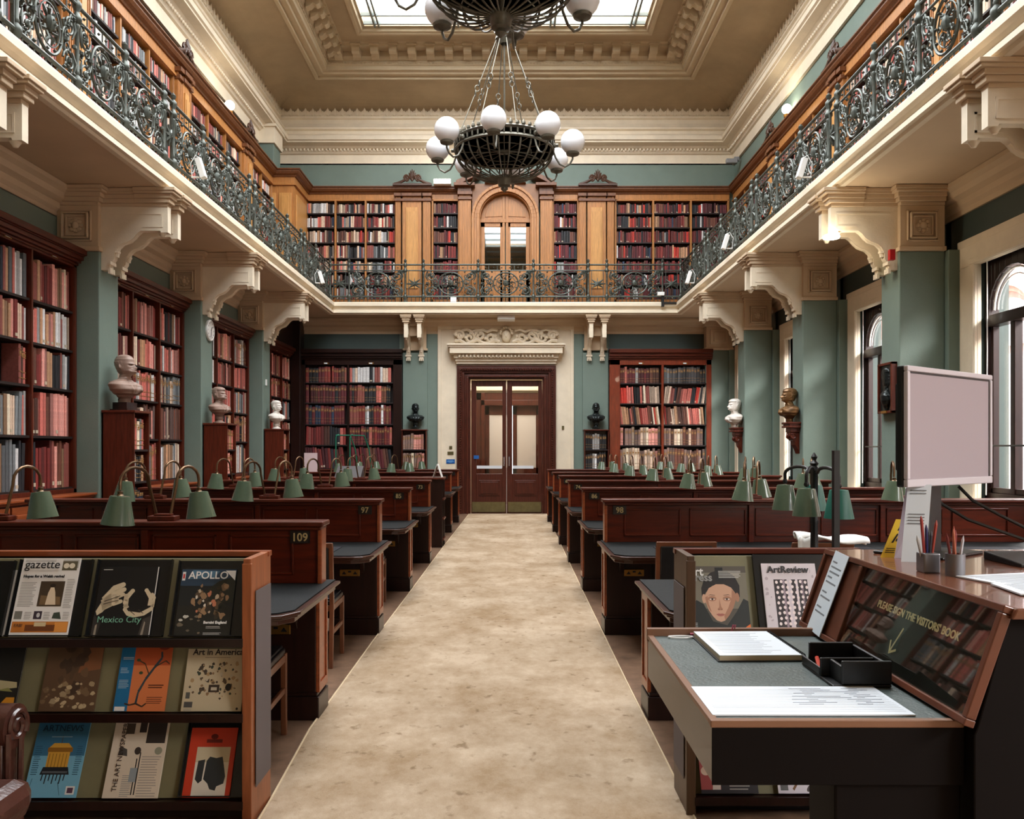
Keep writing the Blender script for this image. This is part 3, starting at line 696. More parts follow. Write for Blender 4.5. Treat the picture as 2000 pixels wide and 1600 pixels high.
# ---------------------------------------------------------------- gallery level bookcases
GZ = [6.99, 6.66, 6.31, 5.95, 5.63, 5.33, 5.0]
def gcase(label, loc, rot, W, ncol, pal, case, deep=.22):
    w = (W-.04*(ncol+1))/ncol; cols = [(.04+i*(w+.04), .04+i*(w+.04)+w) for i in range(ncol)]
    return bookcase(label, 'gallery bookcases', loc, rot, W, cols, GZ, 7.25, deep, OAK, OAK, pal, z0=BAL, th=(.026, .05), cornice=None, case=case, hf=(.72, .92), plates=False)
def gpil(label, loc, rot, w, fl=True, panel=False, H=7.4):
    r = thing('oak_pilaster', label, 'pilaster', loc, 'oak pilasters between gallery bookcases'); r.rotation_euler = (0, 0, rot)
    m = MB().box(0, w, -.06, .2, BAL, H)
    if fl:
        n = max(3, int(w/.05))
        for i in range(n): m.box(w*(i+.3)/n, w*(i+.7)/n, -.075, -.06, BAL+.3, H-.2)
    obj('shaft', m, OAK, r, world=False, bevel=.004)
    obj('cap', MB().box(-.02, w+.02, -.1, .2, H-.16, H-.1).box(-.03, w+.03, -.12, .2, H-.05, H+.02), OAKD, r, world=False, bevel=.004)
    if panel: obj('fielded_panel', MB().box(w*.18, w*.82, -.085, -.06, BAL+.4, H-.3).box(w*.25, w*.75, -.1, -.08, BAL+.5, H-.4), mat('pale_oak', (196, 142, 78), .42, var=.25, scale=5, stretch=(9, 9, .8)), r, world=False, bevel=.006)
    else:
        o = obj('rosette', MB().lathe([(.001, 0), (.05, .005), (.045, .02), (.02, .022), (.018, .035), (.001, .036)], (0, 0, 0), 12), OAKD, r, world=False, smooth=True)
        o.rotation_euler = (PI/2, 0, 0); o.location = (w/2, -.06, H-.02)
    return r
def crest(label, loc, rot):
    r = thing('cornice_crest', label, 'ornament', loc, 'carved crests along the gallery cornice'); r.rotation_euler = (0, 0, rot); r.scale = (1, 1, 1.25)
    m = MB()
    for s in (-1, 1):
        m.tube([(s*(.42-.3*t/10), 0, .03+.1*(t/10)**1.5) for t in range(11)], .028, 8)
        m.tube([(s*(.13+.07*(1-t/18*.8)*math.cos(t*.55)), -.01, .13+.07*(1-t/18*.8)*math.sin(t*.55)) for t in range(19)], .02, 6)
    for a in range(-3, 4): 
        t = a*.36; m.tube([(0, 0, .1), (.07*math.sin(t), -.02, .1+.1*math.cos(t)), (.12*math.sin(t), 0, .1+(.2-.01*abs(a))*math.cos(t))], [.012, .03, .01], 6)
    m.box(-.45, .45, -.04, .06, 0, .035).ball((0, -.04, .1), .035, 8)
    obj('carving', m, mat('carved_walnut', (74, 46, 30), .45, var=.3), r, world=False, smooth=True)
CZ = 7.6
def cornice_run(name, poly_pts, lab):
    """poly_pts: the wall line (2-D); profile grows to its left side"""
    r = thing(name, lab, 'cornice', (poly_pts[0][0], poly_pts[0][1], 7.28), 'gallery cornices')
    for nm, prof, mt in (('frieze', [(0, 7.27), (.04, 7.27), (.04, 7.31), (.015, 7.33), (.015, 7.45), (0, 7.45)], OAK), ('crown_moulding', [(0, 7.45), (.04, 7.45), (.05, 7.48), (.1, 7.5), (.13, 7.54), (.13, 7.57), (.16, 7.58), (.16, CZ), (-.1, CZ)], OAKD)):
        m = MB(); n = len(poly_pts); vs = []
        nor = []
        for i in range(n-1):
            d = Vector((poly_pts[i+1][0]-poly_pts[i][0], poly_pts[i+1][1]-poly_pts[i][1])).normalized(); nor.append(Vector((-d.y, d.x)))
        for q, z in prof:
            for i, p in enumerate(poly_pts):
                if i == 0: o = nor[0]
                elif i == n-1: o = nor[-1]
                else: o = (nor[i-1]+nor[i])/(1+nor[i-1].dot(nor[i]))
                vs.append((p[0]+o.x*q, p[1]+o.y*q, z))
        k = len(prof); m.add(vs, [(a*n+i, a*n+i+1, (a+1)*n+i+1, (a+1)*n+i) for a in range(k-1) for i in range(n-1)])
        obj(nm, m, mt, r)
# left gallery wall: cases between pilaster groups at the pillar centres
UL, UR = -5.2, 5.2
cen = [3.58, 6.83, 10.08, 13.33, 16.59]
wd = ['nearest', 'second', 'third', 'furthest']
for i in range(4):
    y0, y1 = cen[i]+.27, cen[i+1]-.27
    gcase('oak gallery bookcase on the left wall, %s' % ['cut off at the top edge', 'above the large brown bust', 'above the round wall clock', 'next before the corner block'][i], (UL, y0, 0), PI/2, y1-y0, 3, 'gallery', '%s left gallery bookcase' % wd[i])
    gcase('oak gallery bookcase on the right wall, %s' % ['cut off at the top edge', 'second from the top edge', 'above the relief portrait', 'above the dark bronze bust'][i], (UR, y1, 0), -PI/2, y1-y0, 3, 'gallery', '%s right gallery bookcase' % wd[i])
for i, c in enumerate(cen[1:]):
    for s, x, rt in (('left', UL, PI/2), ('right', UR, -PI/2)):
        for q in (-1, 1):
            yy = c+q*.19-.07
            gpil('oak fluted pilaster on %s gallery, %s of pair over %s pillar' % (s, 'nearer' if q < 0 else 'farther', wd[i]), (x, yy if rt > 0 else yy+.14, 0), rt, .14)
        gpil('pale oak panel between pilasters on %s gallery over %s pillar' % (s, wd[i]), (x+(.02 if x < 0 else -.02), c-.12 if rt > 0 else c+.12, 0), rt, .24, fl=False, panel=True)
        if i > 0: crest('dark carved crest on %s gallery cornice, %s from the camera' % (s, ['', 'nearest', 'second', 'third'][i]), (x+(.1 if x < 0 else -.1), c, CZ), rt)
gcase('short oak gallery bookcase on left wall beside the corner block', (UL, 16.86, 0), PI/2, 1.56, 2, 'gallery', 'corner left gallery bookcase')
gcase('oak gallery bookcase in the right corner beside the back wall', (UR, YB-.05, 0), -PI/2, YB-.05-16.86, 3, 'gred', 'corner right gallery bookcase')
# corner block, left
cb = thing('corner_closet', 'panelled oak corner block at far left of the gallery', 'closet', (-5, 18.9, BAL))
obj('body', MB().box(-5.45, -4.72, 18.45, YB, BAL, 7.45), OAK, cb)
for a, b in ((-5.4, -5.12), (-5.05, -4.78)): obj('fielded_panel', MB().box(a, b, 18.42, 18.45, BAL+.3, 7.1).box(a+.05, b-.05, 18.405, 18.42, BAL+.36, 7.04), MATS['pale_oak'], cb, bevel=.005)
obj('fielded_panel', MB().box(-4.72, -4.69, 18.55, 19.4, BAL+.3, 7.1), MATS['pale_oak'], cb, bevel=.005)
cornice_run('gallery_cornice', [(-4.72, YB), (-4.72, 18.45), (-5.2, 18.45), (-5.2, Y0)][::-1] , 'brown moulded cornice above the left gallery bookcases') if 0 else None
def rev(l): return l[::-1]
cornice_run('gallery_cornice', rev([(-5.2, Y0), (-5.2, 18.45), (-4.72, 18.45), (-4.72, YB-.1)]), 'brown moulded cornice above the left gallery bookcases')
cornice_run('gallery_cornice', rev([(5.2, YB-.1), (5.2, Y0)]), 'brown moulded cornice above the right gallery bookcases')
cornice_run('gallery_cornice', rev([(-4.72, YB-.1), (-.95, YB-.1)]), 'brown moulded cornice on the back gallery left of the arch')
cornice_run('gallery_cornice', rev([(.71, YB-.1), (5.1, YB-.1)]), 'brown moulded cornice on the back gallery right of the arch')
# back gallery wall
yb = YB-.02
gcase('oak gallery bookcase on back wall, three columns at left', (-4.78, yb-.18, 0), 0, 2.14, 3, 'gallery', 'back left gallery bookcase', .18)
gcase('narrow oak gallery bookcase just left of the arched door', (-1.83, yb-.18, 0), 0, .65, 1, 'gred', 'narrow left gallery bookcase', .18)
gcase('narrow oak gallery bookcase just right of the arched door', (.97, yb-.18, 0), 0, .62, 1, 'gred', 'narrow right gallery bookcase', .18)
gcase('oak gallery bookcase on back wall, three columns at right', (2.42, yb-.18, 0), 0, 2.66, 3, 'gred', 'back right gallery bookcase', .18)
for x, w, n in ((-2.66, .12, 'outer left'), (-2.03, .18, 'inner left'), (1.59, .16, 'inner right'), (2.24, .16, 'outer right')):
    gpil('slim oak pilaster on back gallery, %s of the panels' % n, (x, yb-.18, 0), 0, w)
for x, w, n in ((-2.5, .44, 'left'), (1.78, .43, 'right')): gpil('tall pale oak panelled section on back gallery, %s' % n, (x, yb-.18, 0), 0, w, fl=False, panel=True)
for x, w, n in ((-1.19, .28, 'left'), (.69, .28, 'right')): gpil('wide fluted oak pilaster on the %s of the arched gallery door' % n, (x, yb-.24, 0), 0, w, H=7.42)
crest('dark carved crest on back gallery cornice, left of chandelier', (-2.27, yb-.25, CZ), 0); crest('dark carved crest on back gallery cornice, right of chandelier', (2.02, yb-.25, CZ), 0)
ap = thing('arched_portal', 'oak arched portal with glazed double doors on the back gallery', 'portal', (-.12, yb, BAL))
ZA = 6.86
m = MB()
def arch_ring(mb, cx, z, r0, r1, y0, y1, zb, n=24):
    for i in range(n):
        a0, a1 = PI*i/n, PI*(i+1)/n
        mb.prism([(cx+r0*math.cos(a0), z+r0*math.sin(a0)), (cx+r1*math.cos(a0), z+r1*math.sin(a0)), (cx+r1*math.cos(a1), z+r1*math.sin(a1)), (cx+r0*math.cos(a1), z+r0*math.sin(a1))], 'y', y0, y1)
    for s in (-1, 1): mb.box(min(cx+s*r0, cx+s*r1), max(cx+s*r0, cx+s*r1), y0, y1, zb, z)
for r0, r1, d in ((.72, .78, .3), (.66, .72, .26), (.6, .66, .29), (.575, .6, .22)): arch_ring(m, -.12, ZA, r0, r1, yb-d, yb, BAL)
obj('arch_moulding', m, OAK, ap, bevel=.004)
m = MB()
for i in range(24):
    a0, a1 = PI*i/24, PI*(i+1)/24
    m.prism([(-.12+.77*math.cos(a0), ZA+.77*math.sin(a0)), (-.12+.77*math.cos(a0), 7.66), (-.12+.77*math.cos(a1), 7.66), (-.12+.77*math.cos(a1), ZA+.77*math.sin(a1))], 'y', yb-.2, yb)
obj('spandrel', m, mat('brown_oak', (140, 94, 58), .45, var=.3, scale=5), ap)
m = MB().box(-.7, .46, yb-.1, yb, ZA-.07, ZA+.01)
m.prism([(-.12+.57*math.cos(PI*i/24), ZA+.57*math.sin(PI*i/24)) for i in range(25)], 'y', yb-.06, yb)
for s in (-1, 1):
    m.prism([(-.12+s*.07, ZA+.08)]+[(-.12+s*(.05+.42*math.sin(PI/2*(i/10))), ZA+.06+.42*math.cos(PI/2*i/10)) for i in range(11)], 'y', yb-.075, yb-.06)
    m.box(-.12+s*.04-.03, -.12+s*.04+.03, yb-.09, yb, BAL, ZA+.55)
obj('tympanum', m, OAK, ap, bevel=.004)
for s in (-1, 1):
    a, b = (-.69, -.15) if s < 0 else (-.09, .45)
    l = obj('door_leaf', MB().box(a, a+.09, yb-.07, yb-.03, BAL, ZA-.07).box(b-.09, b, yb-.07, yb-.03, BAL, ZA-.07).box(a, b, yb-.07, yb-.03, ZA-.17, ZA-.07).box(a, b, yb-.07, yb-.03, BAL, 5.68).box(a+.12, b-.12, yb-.08, yb-.07, BAL+.1, 5.55), OAK, ap, bevel=.004)
    obj('pane', MB().box(a+.09, b-.09, yb-.055, yb-.05, 5.68, ZA-.17), MIRR, l)
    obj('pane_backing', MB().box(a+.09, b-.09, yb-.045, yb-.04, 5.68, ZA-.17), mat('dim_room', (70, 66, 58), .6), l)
m = MB()
m.prism([(-1.25, 7.62), (-1.25, 7.68), (-.75, 7.9), (-.68, 7.84), (-1.12, 7.62)], 'y', yb-.4, yb).prism([(1.01, 7.62), (1.01, 7.68), (.51, 7.9), (.44, 7.84), (.88, 7.62)], 'y', yb-.4, yb)
m.box(-1.3, -.82, yb-.42, yb, 7.56, 7.63).box(.58, 1.06, yb-.42, yb, 7.56, 7.63).box(-1.22, -.9, yb-.3, yb, 7.4, 7.56).box(.66, .98, yb-.3, yb, 7.4, 7.56)
m.prism([(-.6, 7.66), (.36, 7.66), (-.12, 7.9)], 'y', yb-.3, yb); m.box(-.9, -.7, yb-.2, yb, 7.84, 8.0).box(.46, .66, yb-.2, yb, 7.84, 8.0)
obj('broken_pediment', m, OAKD, ap, bevel=.006)

# ================================================================ railings
def scroll(cx, cz, r, turns, a0, s=1, v=1, n=20, y=0, k=.82): return [(cx+s*(r*(1-t/n*k))*math.cos(a0+turns*2*PI*t/n), y, cz+v*(r*(1-t/n*k))*math.sin(a0+turns*2*PI*t/n)) for t in range(n+1)]
def panel_mesh():
    m = MB(); H = .59; z0 = 4.96; zc = z0+H/2
    m.tube([(.5+.235*math.cos(2*PI*i/24), 0, zc+.25*math.sin(2*PI*i/24)) for i in range(24)], .016, 6, closed=True)
    m.tube([(.5+.18*math.cos(2*PI*i/20), -.01, zc+.19*math.sin(2*PI*i/20)) for i in range(20)], .008, 5, closed=True)
    m.ball((.5, -.01, zc+.01), .06, 8, sz=1.3); m.ball((.5, -.06, zc), .018, 6); m.ball((.48, -.06, zc+.03), .01, 5); m.ball((.52, -.06, zc+.03), .01, 5)
    for k in range(9):
        a = 2*PI*k/9; m.tube([(.5+.07*math.cos(a), 0, zc+.08*math.sin(a)), (.5+.12*math.cos(a+.3), -.015, zc+.13*math.sin(a+.3)), (.5+.17*math.cos(a+.1), 0, zc+.18*math.sin(a+.1))], [.012, .02, .008], 5)
    for s in (-1, 1):
        for v in (-1, 1):
            m.tube(scroll(.5+s*.36, zc+v*.17, .105, 1.5, PI if s > 0 else PI, s, v), .013, 6)
            m.tube([(.5+s*(.24+.02*t), 0, zc+v*(.03+.028*t+.03*math.sin(t))) for t in range(9)], .012, 6)
            m.tube(scroll(.5+s*.33, zc+v*.05, .06, 1.2, PI/2, s, v, 12), .011, 5)
            m.ball((.5+s*.36, -.01, zc+v*.17), .026, 6); m.ball((.5+s*.44, -.01, zc+v*.26), .022, 5); m.ball((.5+s*.26, -.01, zc+v*.26), .024, 5)
            m.tube([(.5+s*.44, 0, zc+v*.28), (.5+s*.47, -.01, zc+v*.16), (.5+s*.43, 0, zc+v*.06)], [.008, .018, .008], 5)
        m.ball((.5+s*.28, -.015, zc), .032, 6); m.ball((.5+s*.45, -.01, zc), .026, 6)
    g_ = random.Random(3)
    for s in (-1, 1):
        for k in range(11):
            u, v = g_.uniform(.27, .47), g_.uniform(-.26, .26)
            m.tube(scroll(.5+s*u, zc+v, g_.uniform(.03, .055), 1.1, g_.uniform(0, 6), s, 1, 9), .009, 4)
            if k % 2: m.ball((.5+s*u, -.012, zc+v), .018, 5)
    for k in range(10):
        a = 2*PI*k/10+.2; m.ball((.5+.21*math.cos(a), -.005, zc+.22*math.sin(a)), .02, 5)
    for k in range(7):
        a = 2*PI*k/7; m.tube(scroll(.5+.13*math.cos(a), zc+.13*math.sin(a), .035, 1, a, 1, 1, 8), .008, 4)
    for i in range(6): m.ball((.12+i*.152, 0, z0+H+.065), .018, 5)
    for i in range(5): m.tube([(.18+i*.16, 0, z0+H), (.18+i*.16, 0, z0+H+.13)], .007, 5)
    return m
def gap_mesh():
    m = MB(); zc = 5.25
    for s in (-1, 1): m.tube([(.5+s*.32, 0, 4.96), (.5+s*.32, 0, 5.55)], .02, 5)
    m.ball((.5, 0, zc), .05, 6)
    for k in range(8): a = k*PI/4; m.tube([(.5, 0, zc), (.5+.42*math.cos(a), 0, zc+.13*math.sin(a))], [.04, .012], 5)
    return m
def post_mesh():
    m = MB().lathe([(.03, 4.82), (.045, 4.85), (.022, 4.88), (.045, 4.93), (.05, 4.96), (.045, 4.99), (.02, 5.02), (.028, 5.04), (.022, 5.06), (.022, 5.46), (.03, 5.48), (.022, 5.5), (.045, 5.53), (.048, 5.56), (.03, 5.59), (.022, 5.62), (.042, 5.66), (.042, 5.7), (.018, 5.73), (.03, 5.75), (.034, 5.78), (.001, 5.82)], (0, 0, 0), 10)
    return m
PM = obj('tmp', panel_mesh(), IRON, smooth=True); GM = obj('tmp', gap_mesh(), IRON, smooth=True); PO = obj('tmp', post_mesh(), IRON, smooth=True)
pm_d, gm_d, po_d = PM.data, GM.data, PO.data
for o in (PM, GM, PO): bpy.data.objects.remove(o)
def railing(label, horizontal, fixed, posts):
    a, b = posts[0], posts[-1]
    P = (lambda t, z: (t, fixed, z)) if horizontal else (lambda t, z: (fixed, t, z))
    r = thing('balcony_railing', label, 'railing', P((a+b)/2, BAL))
    for nm, z, rad in (('top_rail', 5.68, .02), ('middle_rail', 5.55, .014), ('lower_rail', 4.96, .022)):
        obj(nm, MB().tube([P(a, z), P(b, z)], rad, 8), IRON, r, smooth=True)
    m = MB()
    t = a+.04
    while t < b: m.tube([P(t, BAL), P(t, 4.96)], .008, 4); t += .09
    obj('foot_bars', m, IRON, r, kind='stuff')
    def put(nm, me, t, w=1):
        o = bpy.data.objects.new(nm, me); COL.objects.link(o); o.parent = r
        p = Vector(P(t, 0))-Vector(r.location); o.location = (p.x, p.y, -BAL)
        if not horizontal: o.rotation_euler = (0, 0, PI/2)
        o.scale = (w, 1, 1)
    for t in posts: put('post', po_d, t)
    for t0, t1 in zip(posts, posts[1:]):
        w = t1-t0
        if w < .45: put('slim_panel', gm_d, t0, w)
        else: put('scroll_panel', pm_d, t0+.02, w-.04)
ys = [3.6, 4.55, 5.55]
for c in cen[1:]: ys += [c-.14, c+.14, c+1.12, c+2.11]
ys = [y for y in ys if y < 18.3]+[19.12]
railing('green bronze scrolled iron railing along the left gallery edge', False, FL-.09, ys)
railing('green bronze scrolled iron railing along the right gallery edge', False, FR+.09, ys)
railing('green bronze scrolled iron railing across the back gallery', True, FB+.09, [FL-.09, -3.65, -2.38, -1.97, -.73, .52, 1.76, 2.18, 3.44, FR+.09])

# ================================================================ chandeliers
def chandelier():
    r = thing('chandelier', 'bronze basket chandelier with white globes hanging over the middle of the aisle', 'chandelier', (0, 0, 0), 'bronze globe chandeliers')
    n = 48
    band = MB().lathe([(.7, 5.9), (.73, 5.88), (.745, 5.9), (.73, 5.93), (.7, 5.93), (.7, 5.9)], (0, 0, 0), n).lathe([(.72, 6.0), (.75, 6.03), (.73, 6.05), (.7, 6.03)], (0, 0, 0), n)
    obj('band', band, BRONZE, r, smooth=True, world=False)
    fr = MB()
    for i in range(48):
        a = 2*PI*i/48; fr.tube([(.735*math.cos(a), .735*math.sin(a), 5.93), (.735*math.cos(a), .735*math.sin(a), 6.0)], .012, 4)
        fr.lathe([(.012, 0), (.03, .03), (.022, .06), (.001, .1 if i % 2 else .07)], (.72*math.cos(a), .72*math.sin(a), 6.04), 5)
    obj('pierced_cresting', fr, BRONZE, r, world=False, kind='stuff')
    rb = MB()
    for i in range(28):
        a = 2*PI*(i+.5)/28; pts = []
        for t in range(9):
            u = t/8; rad = .71*math.cos(u*PI/2)**.85+.06*u; z = 5.88-.38*math.sin(u*PI/2)**1.3
            pts.append((rad*math.cos(a), rad*math.sin(a), z))
        rb.tube(pts, [.011, .013, .013, .012, .012, .011, .01, .009, .008], 5)
    for rr, z in ((.55, 5.72), (.36, 5.6)): rb.tube([(rr*math.cos(2*PI*i/32), rr*math.sin(2*PI*i/32), z) for i in range(32)], .008, 5, closed=True)
    for i in range(12):
        a = 2*PI*i/12; rb.tube([(.1*math.cos(a), .1*math.sin(a), 5.9), (.7*math.cos(a), .7*math.sin(a), 5.9)], .008, 4)
    rb.tube([(.4*math.cos(2*PI*i/32), .4*math.sin(2*PI*i/32), 5.9) for i in range(32)], .01, 5, closed=True)
    obj('basket', rb, BRONZE, r, smooth=True, world=False)
    obj('finial', MB().lathe([(.11, 5.54), (.12, 5.5), (.1, 5.46), (.09, 5.4), (.05, 5.38), (.055, 5.35), (.03, 5.33), (.001, 5.3)], (0, 0, 0), 14), BRONZE, r, smooth=True, world=False)
    obj('central_rod', MB().tube([(0, 0, 5.5), (0, 0, 10.2)], .014, 8).lathe([(.13, 7.6), (.14, 7.56), (.06, 7.5), (.05, 7.66), (.1, 7.64)], (0, 0, 0), 14).lathe([(.09, 10.2), (.08, 10.1), (.02, 10.05)], (0, 0, 0), 12), BRONZE, r, smooth=True, world=False)
    hub = MB().lathe([(.001, 5.86), (.05, 5.88), (.12, 5.9), (.05, 5.93), (.001, 5.95)], (0, 0, 0), 12); obj('hub', hub, BRONZE, r, smooth=True, world=False)
    for i in range(8):
        a = 2*PI*(i+.5)/8-.14; c, s = math.cos(a), math.sin(a)
        P = lambda u: (c*(.7-.58*u), s*(.7-.58*u), 6.05+1.5*u)
        ch = MB().tube([P(0), P(.42)], .008, 5).tube([P(.58), P(1)], .008, 5)
        for k in range(3):
            u = .45+k*.05; p = Vector(P(u)); ch.tube([tuple(p+Vector((.035*math.cos(q)*(c if k % 2 else -s), .035*math.cos(q)*(s if k % 2 else c), .045*math.sin(q)))) for q in [2*PI*j/12 for j in range(12)]], .008, 5, closed=True)
        obj('chain', ch, BRONZE, r, smooth=True, world=False)
    for i in range(8):
        a = 2*PI*i/8-math.radians(8); c, s = math.cos(a), math.sin(a)
        pts = [(.72, 5.9), (.76, 5.78), (.82, 5.68), (.9, 5.64), (.97, 5.68), (1.01, 5.75), (1.01, 5.8)]
        arm = MB().tube([(c*x, s*x, z) for x, z in pts], .014, 8).ball((c*.74, s*.74, 5.96), .04, 8)
        arm.tube([(c*.76, s*.76, 5.96), (c*.8, s*.8, 5.96)], .03, 8)
        ao = obj('arm', arm, BRONZE, r, smooth=True, world=False)
        obj('globe_cup', MB().lathe([(.02, -.22), (.05, -.2), (.09, -.19), (.1, -.165), (.085, -.155), (.09, -.145), (.001, -.14)], (c*1.01, s*1.01, 6.0), 14), BRONZE, ao, smooth=True, world=False)
        obj('globe', MB().ball((c*1.01, s*1.01, 6.0), .178, 24), mat('opal_glass', (236, 238, 242), .18, spec=.5), ao, smooth=True, world=False)
    return r
ch = chandelier(); ch.location = (-.09, 12.5, 0); ch['label'] = 'bronze basket chandelier with white globes in front of the arched gallery door'
dup(ch, (-.09, 7.82, 0), label='nearer bronze basket chandelier cut off by the top edge of the photo')
# ================================================================ reading desks
DZ, ST_ = .735, 1.09
LIT_ORNG = MATS['orange_and_lit_mahogany']
GOLD = mat('gilt_numerals', (190, 170, 120), .5)
REDP = mat('red_panel_mahogany', (92, 31, 13), .3, var=.45, scale=5, stretch=(.7, 7, 7), coat=.05, spec=.35)
def desk(s, D, num, lab, num2=None, screen=True, xe=None):
    """s=-1 left of the aisle, 1 right"""
    ax = -1.10 if s < 0 else .80; ex = xe or (-3.95 if s < 0 else 4.25); tx = -1.0 if s < 0 else .73; px_ = -1.08 if s < 0 else .78
    lo, hi = min(ax, ex), max(ax, ex)
    r = thing('reading_desk', lab, 'desk', (ax, D, 0), 'rows of reading desks')
    if screen:
        m = MB().box(lo, hi, D-.02, D+.06, DZ, 1.05)
        nb = 6; w = (hi-lo-.2)/nb
        for k in range(nb):
            a = lo+.1+k*w+.05; b = a+w-.1
            for x0, x1, z0, z1 in ((a-.012, b+.012, 1.0, 1.014), (a-.012, b+.012, DZ+.05, DZ+.064), (a-.012, a, DZ+.05, 1.014), (b, b+.012, DZ+.05, 1.014)): m.box(x0, x1, D-.032, D-.02, z0, z1)
        for k in range(2, nb, 2): m.box(lo+.1+k*w-.02, lo+.1+k*w+.02, D-.045, D-.02, DZ, 1.05)
        obj('screen', m, REDP, r, bevel=.003)
        ea = (ax, ax+.025) if s < 0 else (ax-.025, ax)
        obj('lit_end_board', MB().box(min(ea), max(ea), D-.04, D+.08, DZ-.02, 1.05), LIT_ORNG, r, bevel=.006)  # aisle end of the screen, lit look put into the orange colour
        obj('top_cap', MB().box(lo-.04, hi+.04, D-.07, D+.11, 1.062, ST_).box(lo-.025, hi+.025, D-.05, D+.09, 1.04, 1.062), MAHOH, r, bevel=.007)
        nx = ax+s*.1
        pl = obj('number_plate', MB().box(nx-.055, nx+.055, D-.04, D-.0205, .965, 1.035), mat('black_plate', (24, 18, 16), .4), r)
        if num: text(num, .066, GOLD, pl, (nx-ax, -.0415, .978), sx=.95, bold=.001)
        if num2:
            pl = obj('number_plate', MB().box(ex+.1, ex+.21, D-.04, D-.0205, .965, 1.035), MATS['black_plate'], r)
            text(num2, .066, GOLD, pl, (ex+.155-ax, -.0415, .978), sx=.95)
    # desktop with clipped near corner
    e = lambda q: [(tx+s*q, D+.12), (tx+s*q, D-.82), (tx+s*(q+.06), D-.93+q), (tx+s*(q+.12), D-.95+q), (ex, D-.95+q), (ex, D+.12)]
    fp = lambda P: P if s > 0 else P[::-1]
    m = MB().prism(fp(e(0)), 'z', .712, .728).prism(fp(e(.015)), 'z', .70, .712).prism(fp(e(.03)), 'z', .675, .70)
    obj('desktop', m, mat('desk_edge_wood', (64, 34, 22), .3, var=.3, scale=8, coat=.1), r, bevel=.004)
    obj('leather_top', MB().prism(fp(e(.03)), 'z', .728, DZ), BLOT, r)
    for k in range(3):
        w = (hi-lo)/3; c = lo+(k+.5)*w
        obj('blotter', MB().box(c-.26, c+.26, D-.8, D-.4, DZ, DZ+.006), mat('dark_blotter', (20, 25, 32), .4, bump=.2, bscale=80), r, bevel=.002)
    pa, pb = sorted((px_, px_+s*.36))
    m = MB().box(pa, pb, D-.16, D+.05, .0, .68).box(pa-.02, pb+.02, D-.18, D+.07, 0, .13).box(pa-.01, pb+.01, D-.17, D+.06, .13, .15)
    m.prism([(D-.16, .5), (D-.16, .675), (D-.42, .675), (D-.4, .64), (D-.22, .6)], 'x', px_+s*.1, px_+s*.14)
    obj('pedestal', m, MDARK, r, bevel=.005)
    f0 = px_-s*.012
    ob = MB().box(min(f0, px_), max(f0, px_), D-.16, D+.05, .15, .68)
    for y0, y1, z0, z1 in ((D-.16, D-.135, .15, .68), (D+.025, D+.05, .15, .68), (D-.135, D+.025, .64, .68), (D-.135, D+.025, .15, .2)):
        ob.box(min(f0-s*.008, f0), max(f0-s*.008, f0), y0, y1, z0, z1)
    obj('lit_end_panel', ob, LIT_ORNG, r, bevel=.002)  # aisle face of the pedestal, painted orange as if lit
    m = MB().box(min(ex, ex-s*.05), max(ex, ex-s*.05), D-.8, D+.05, 0, .68).box(lo+.3, hi, D-.0, D+.03, .1, .68)
    for k in (1, 2): m.box(lo+(hi-lo)*k/3-.02, lo+(hi-lo)*k/3+.02, D-.6, D, 0, .68)
    obj('modesty_panel', m, MDARK, r)
    sx = px_+s*.22
    sp = MB().box(sx-.08, sx+.08, D-.172, D-.16, .475, .53)
    obj('socket_plate', sp, BRASS, r, bevel=.002)
    sp = MB()
    for q in (-.045, .045):
        sp.prism([(sx+q-.018, .49), (sx+q+.018, .49), (sx+q, .515)], 'y', D-.1735, D-.172)
    sp.box(sx-.012, sx+.012, D-.1735, D-.172, .505, .518)
    obj('socket_holes', sp, BLACK, r)
    return r
LD = [4.85, 7.0, 9.1, 11.3, 15.4, 17.5]; RD = [7.0, 9.1, 11.3, 13.4, 15.4, 17.5]
for D, n, n2, l in zip(LD, ['109', '97', '85', '73', '', ''], [None, '93', None, None, None, None],
        ['numbered 109, nearest the camera on the left', 'numbered 97, second from the camera on the left', 'numbered 85 on the left', 'numbered 73 on the left', 'second from the back on the left', 'furthest back on the left']):
    desk(-1, D, n, 'long mahogany reading desk ' + l, n2)
for D, n, l in zip(RD, ['98', '86', '74', '62', '50', ''], ['numbered 98, nearest full screen on the right', 'numbered 86 on the right', 'numbered 74 on the right', 'numbered 62 on the right', 'second from the back on the right', 'furthest back on the right']):
    desk(1, D, n, 'long mahogany reading desk ' + l)
desk(1, 4.85, '', 'low leather topped desk without screen behind right magazine rack', screen=False, xe=3.6)

# low bookshelf end between the left desks
r = thing('low_bookshelf', 'low dark bookshelf between left desks with a white card on top', 'bookshelf', (-1.3, 13.1, 0))
obj('case', MB().box(-3.6, -1.04, 12.9, 12.93, 0, 1.04).box(-3.6, -1.04, 13.35, 13.38, 0, 1.04).box(-3.6, -1.04, 13.13, 13.15, 0, 1.04), MDARK, r, bevel=.004)
obj('top_board', MB().box(-3.62, -1.02, 12.88, 13.4, 1.04, 1.07), MAHO, r, bevel=.006)
for z in (.1, .42, .72): obj('shelf', MB().box(-3.58, -1.02, 12.93, 13.35, z, z+.025), MAHO, r)
def wedge(mb, x0, x1, y, z, h, d):   # folded card standing like a tent
    mb.prism([(y-d, z), (y-d+.004, z), (y+.002, z+h), (y, z+h+.003), (y-.002, z+h)], 'x', x0, x1)
    mb.prism([(y+d, z), (y+d-.004, z), (y-.002, z+h-.001), (y+.001, z+h+.003)], 'x', x0, x1)
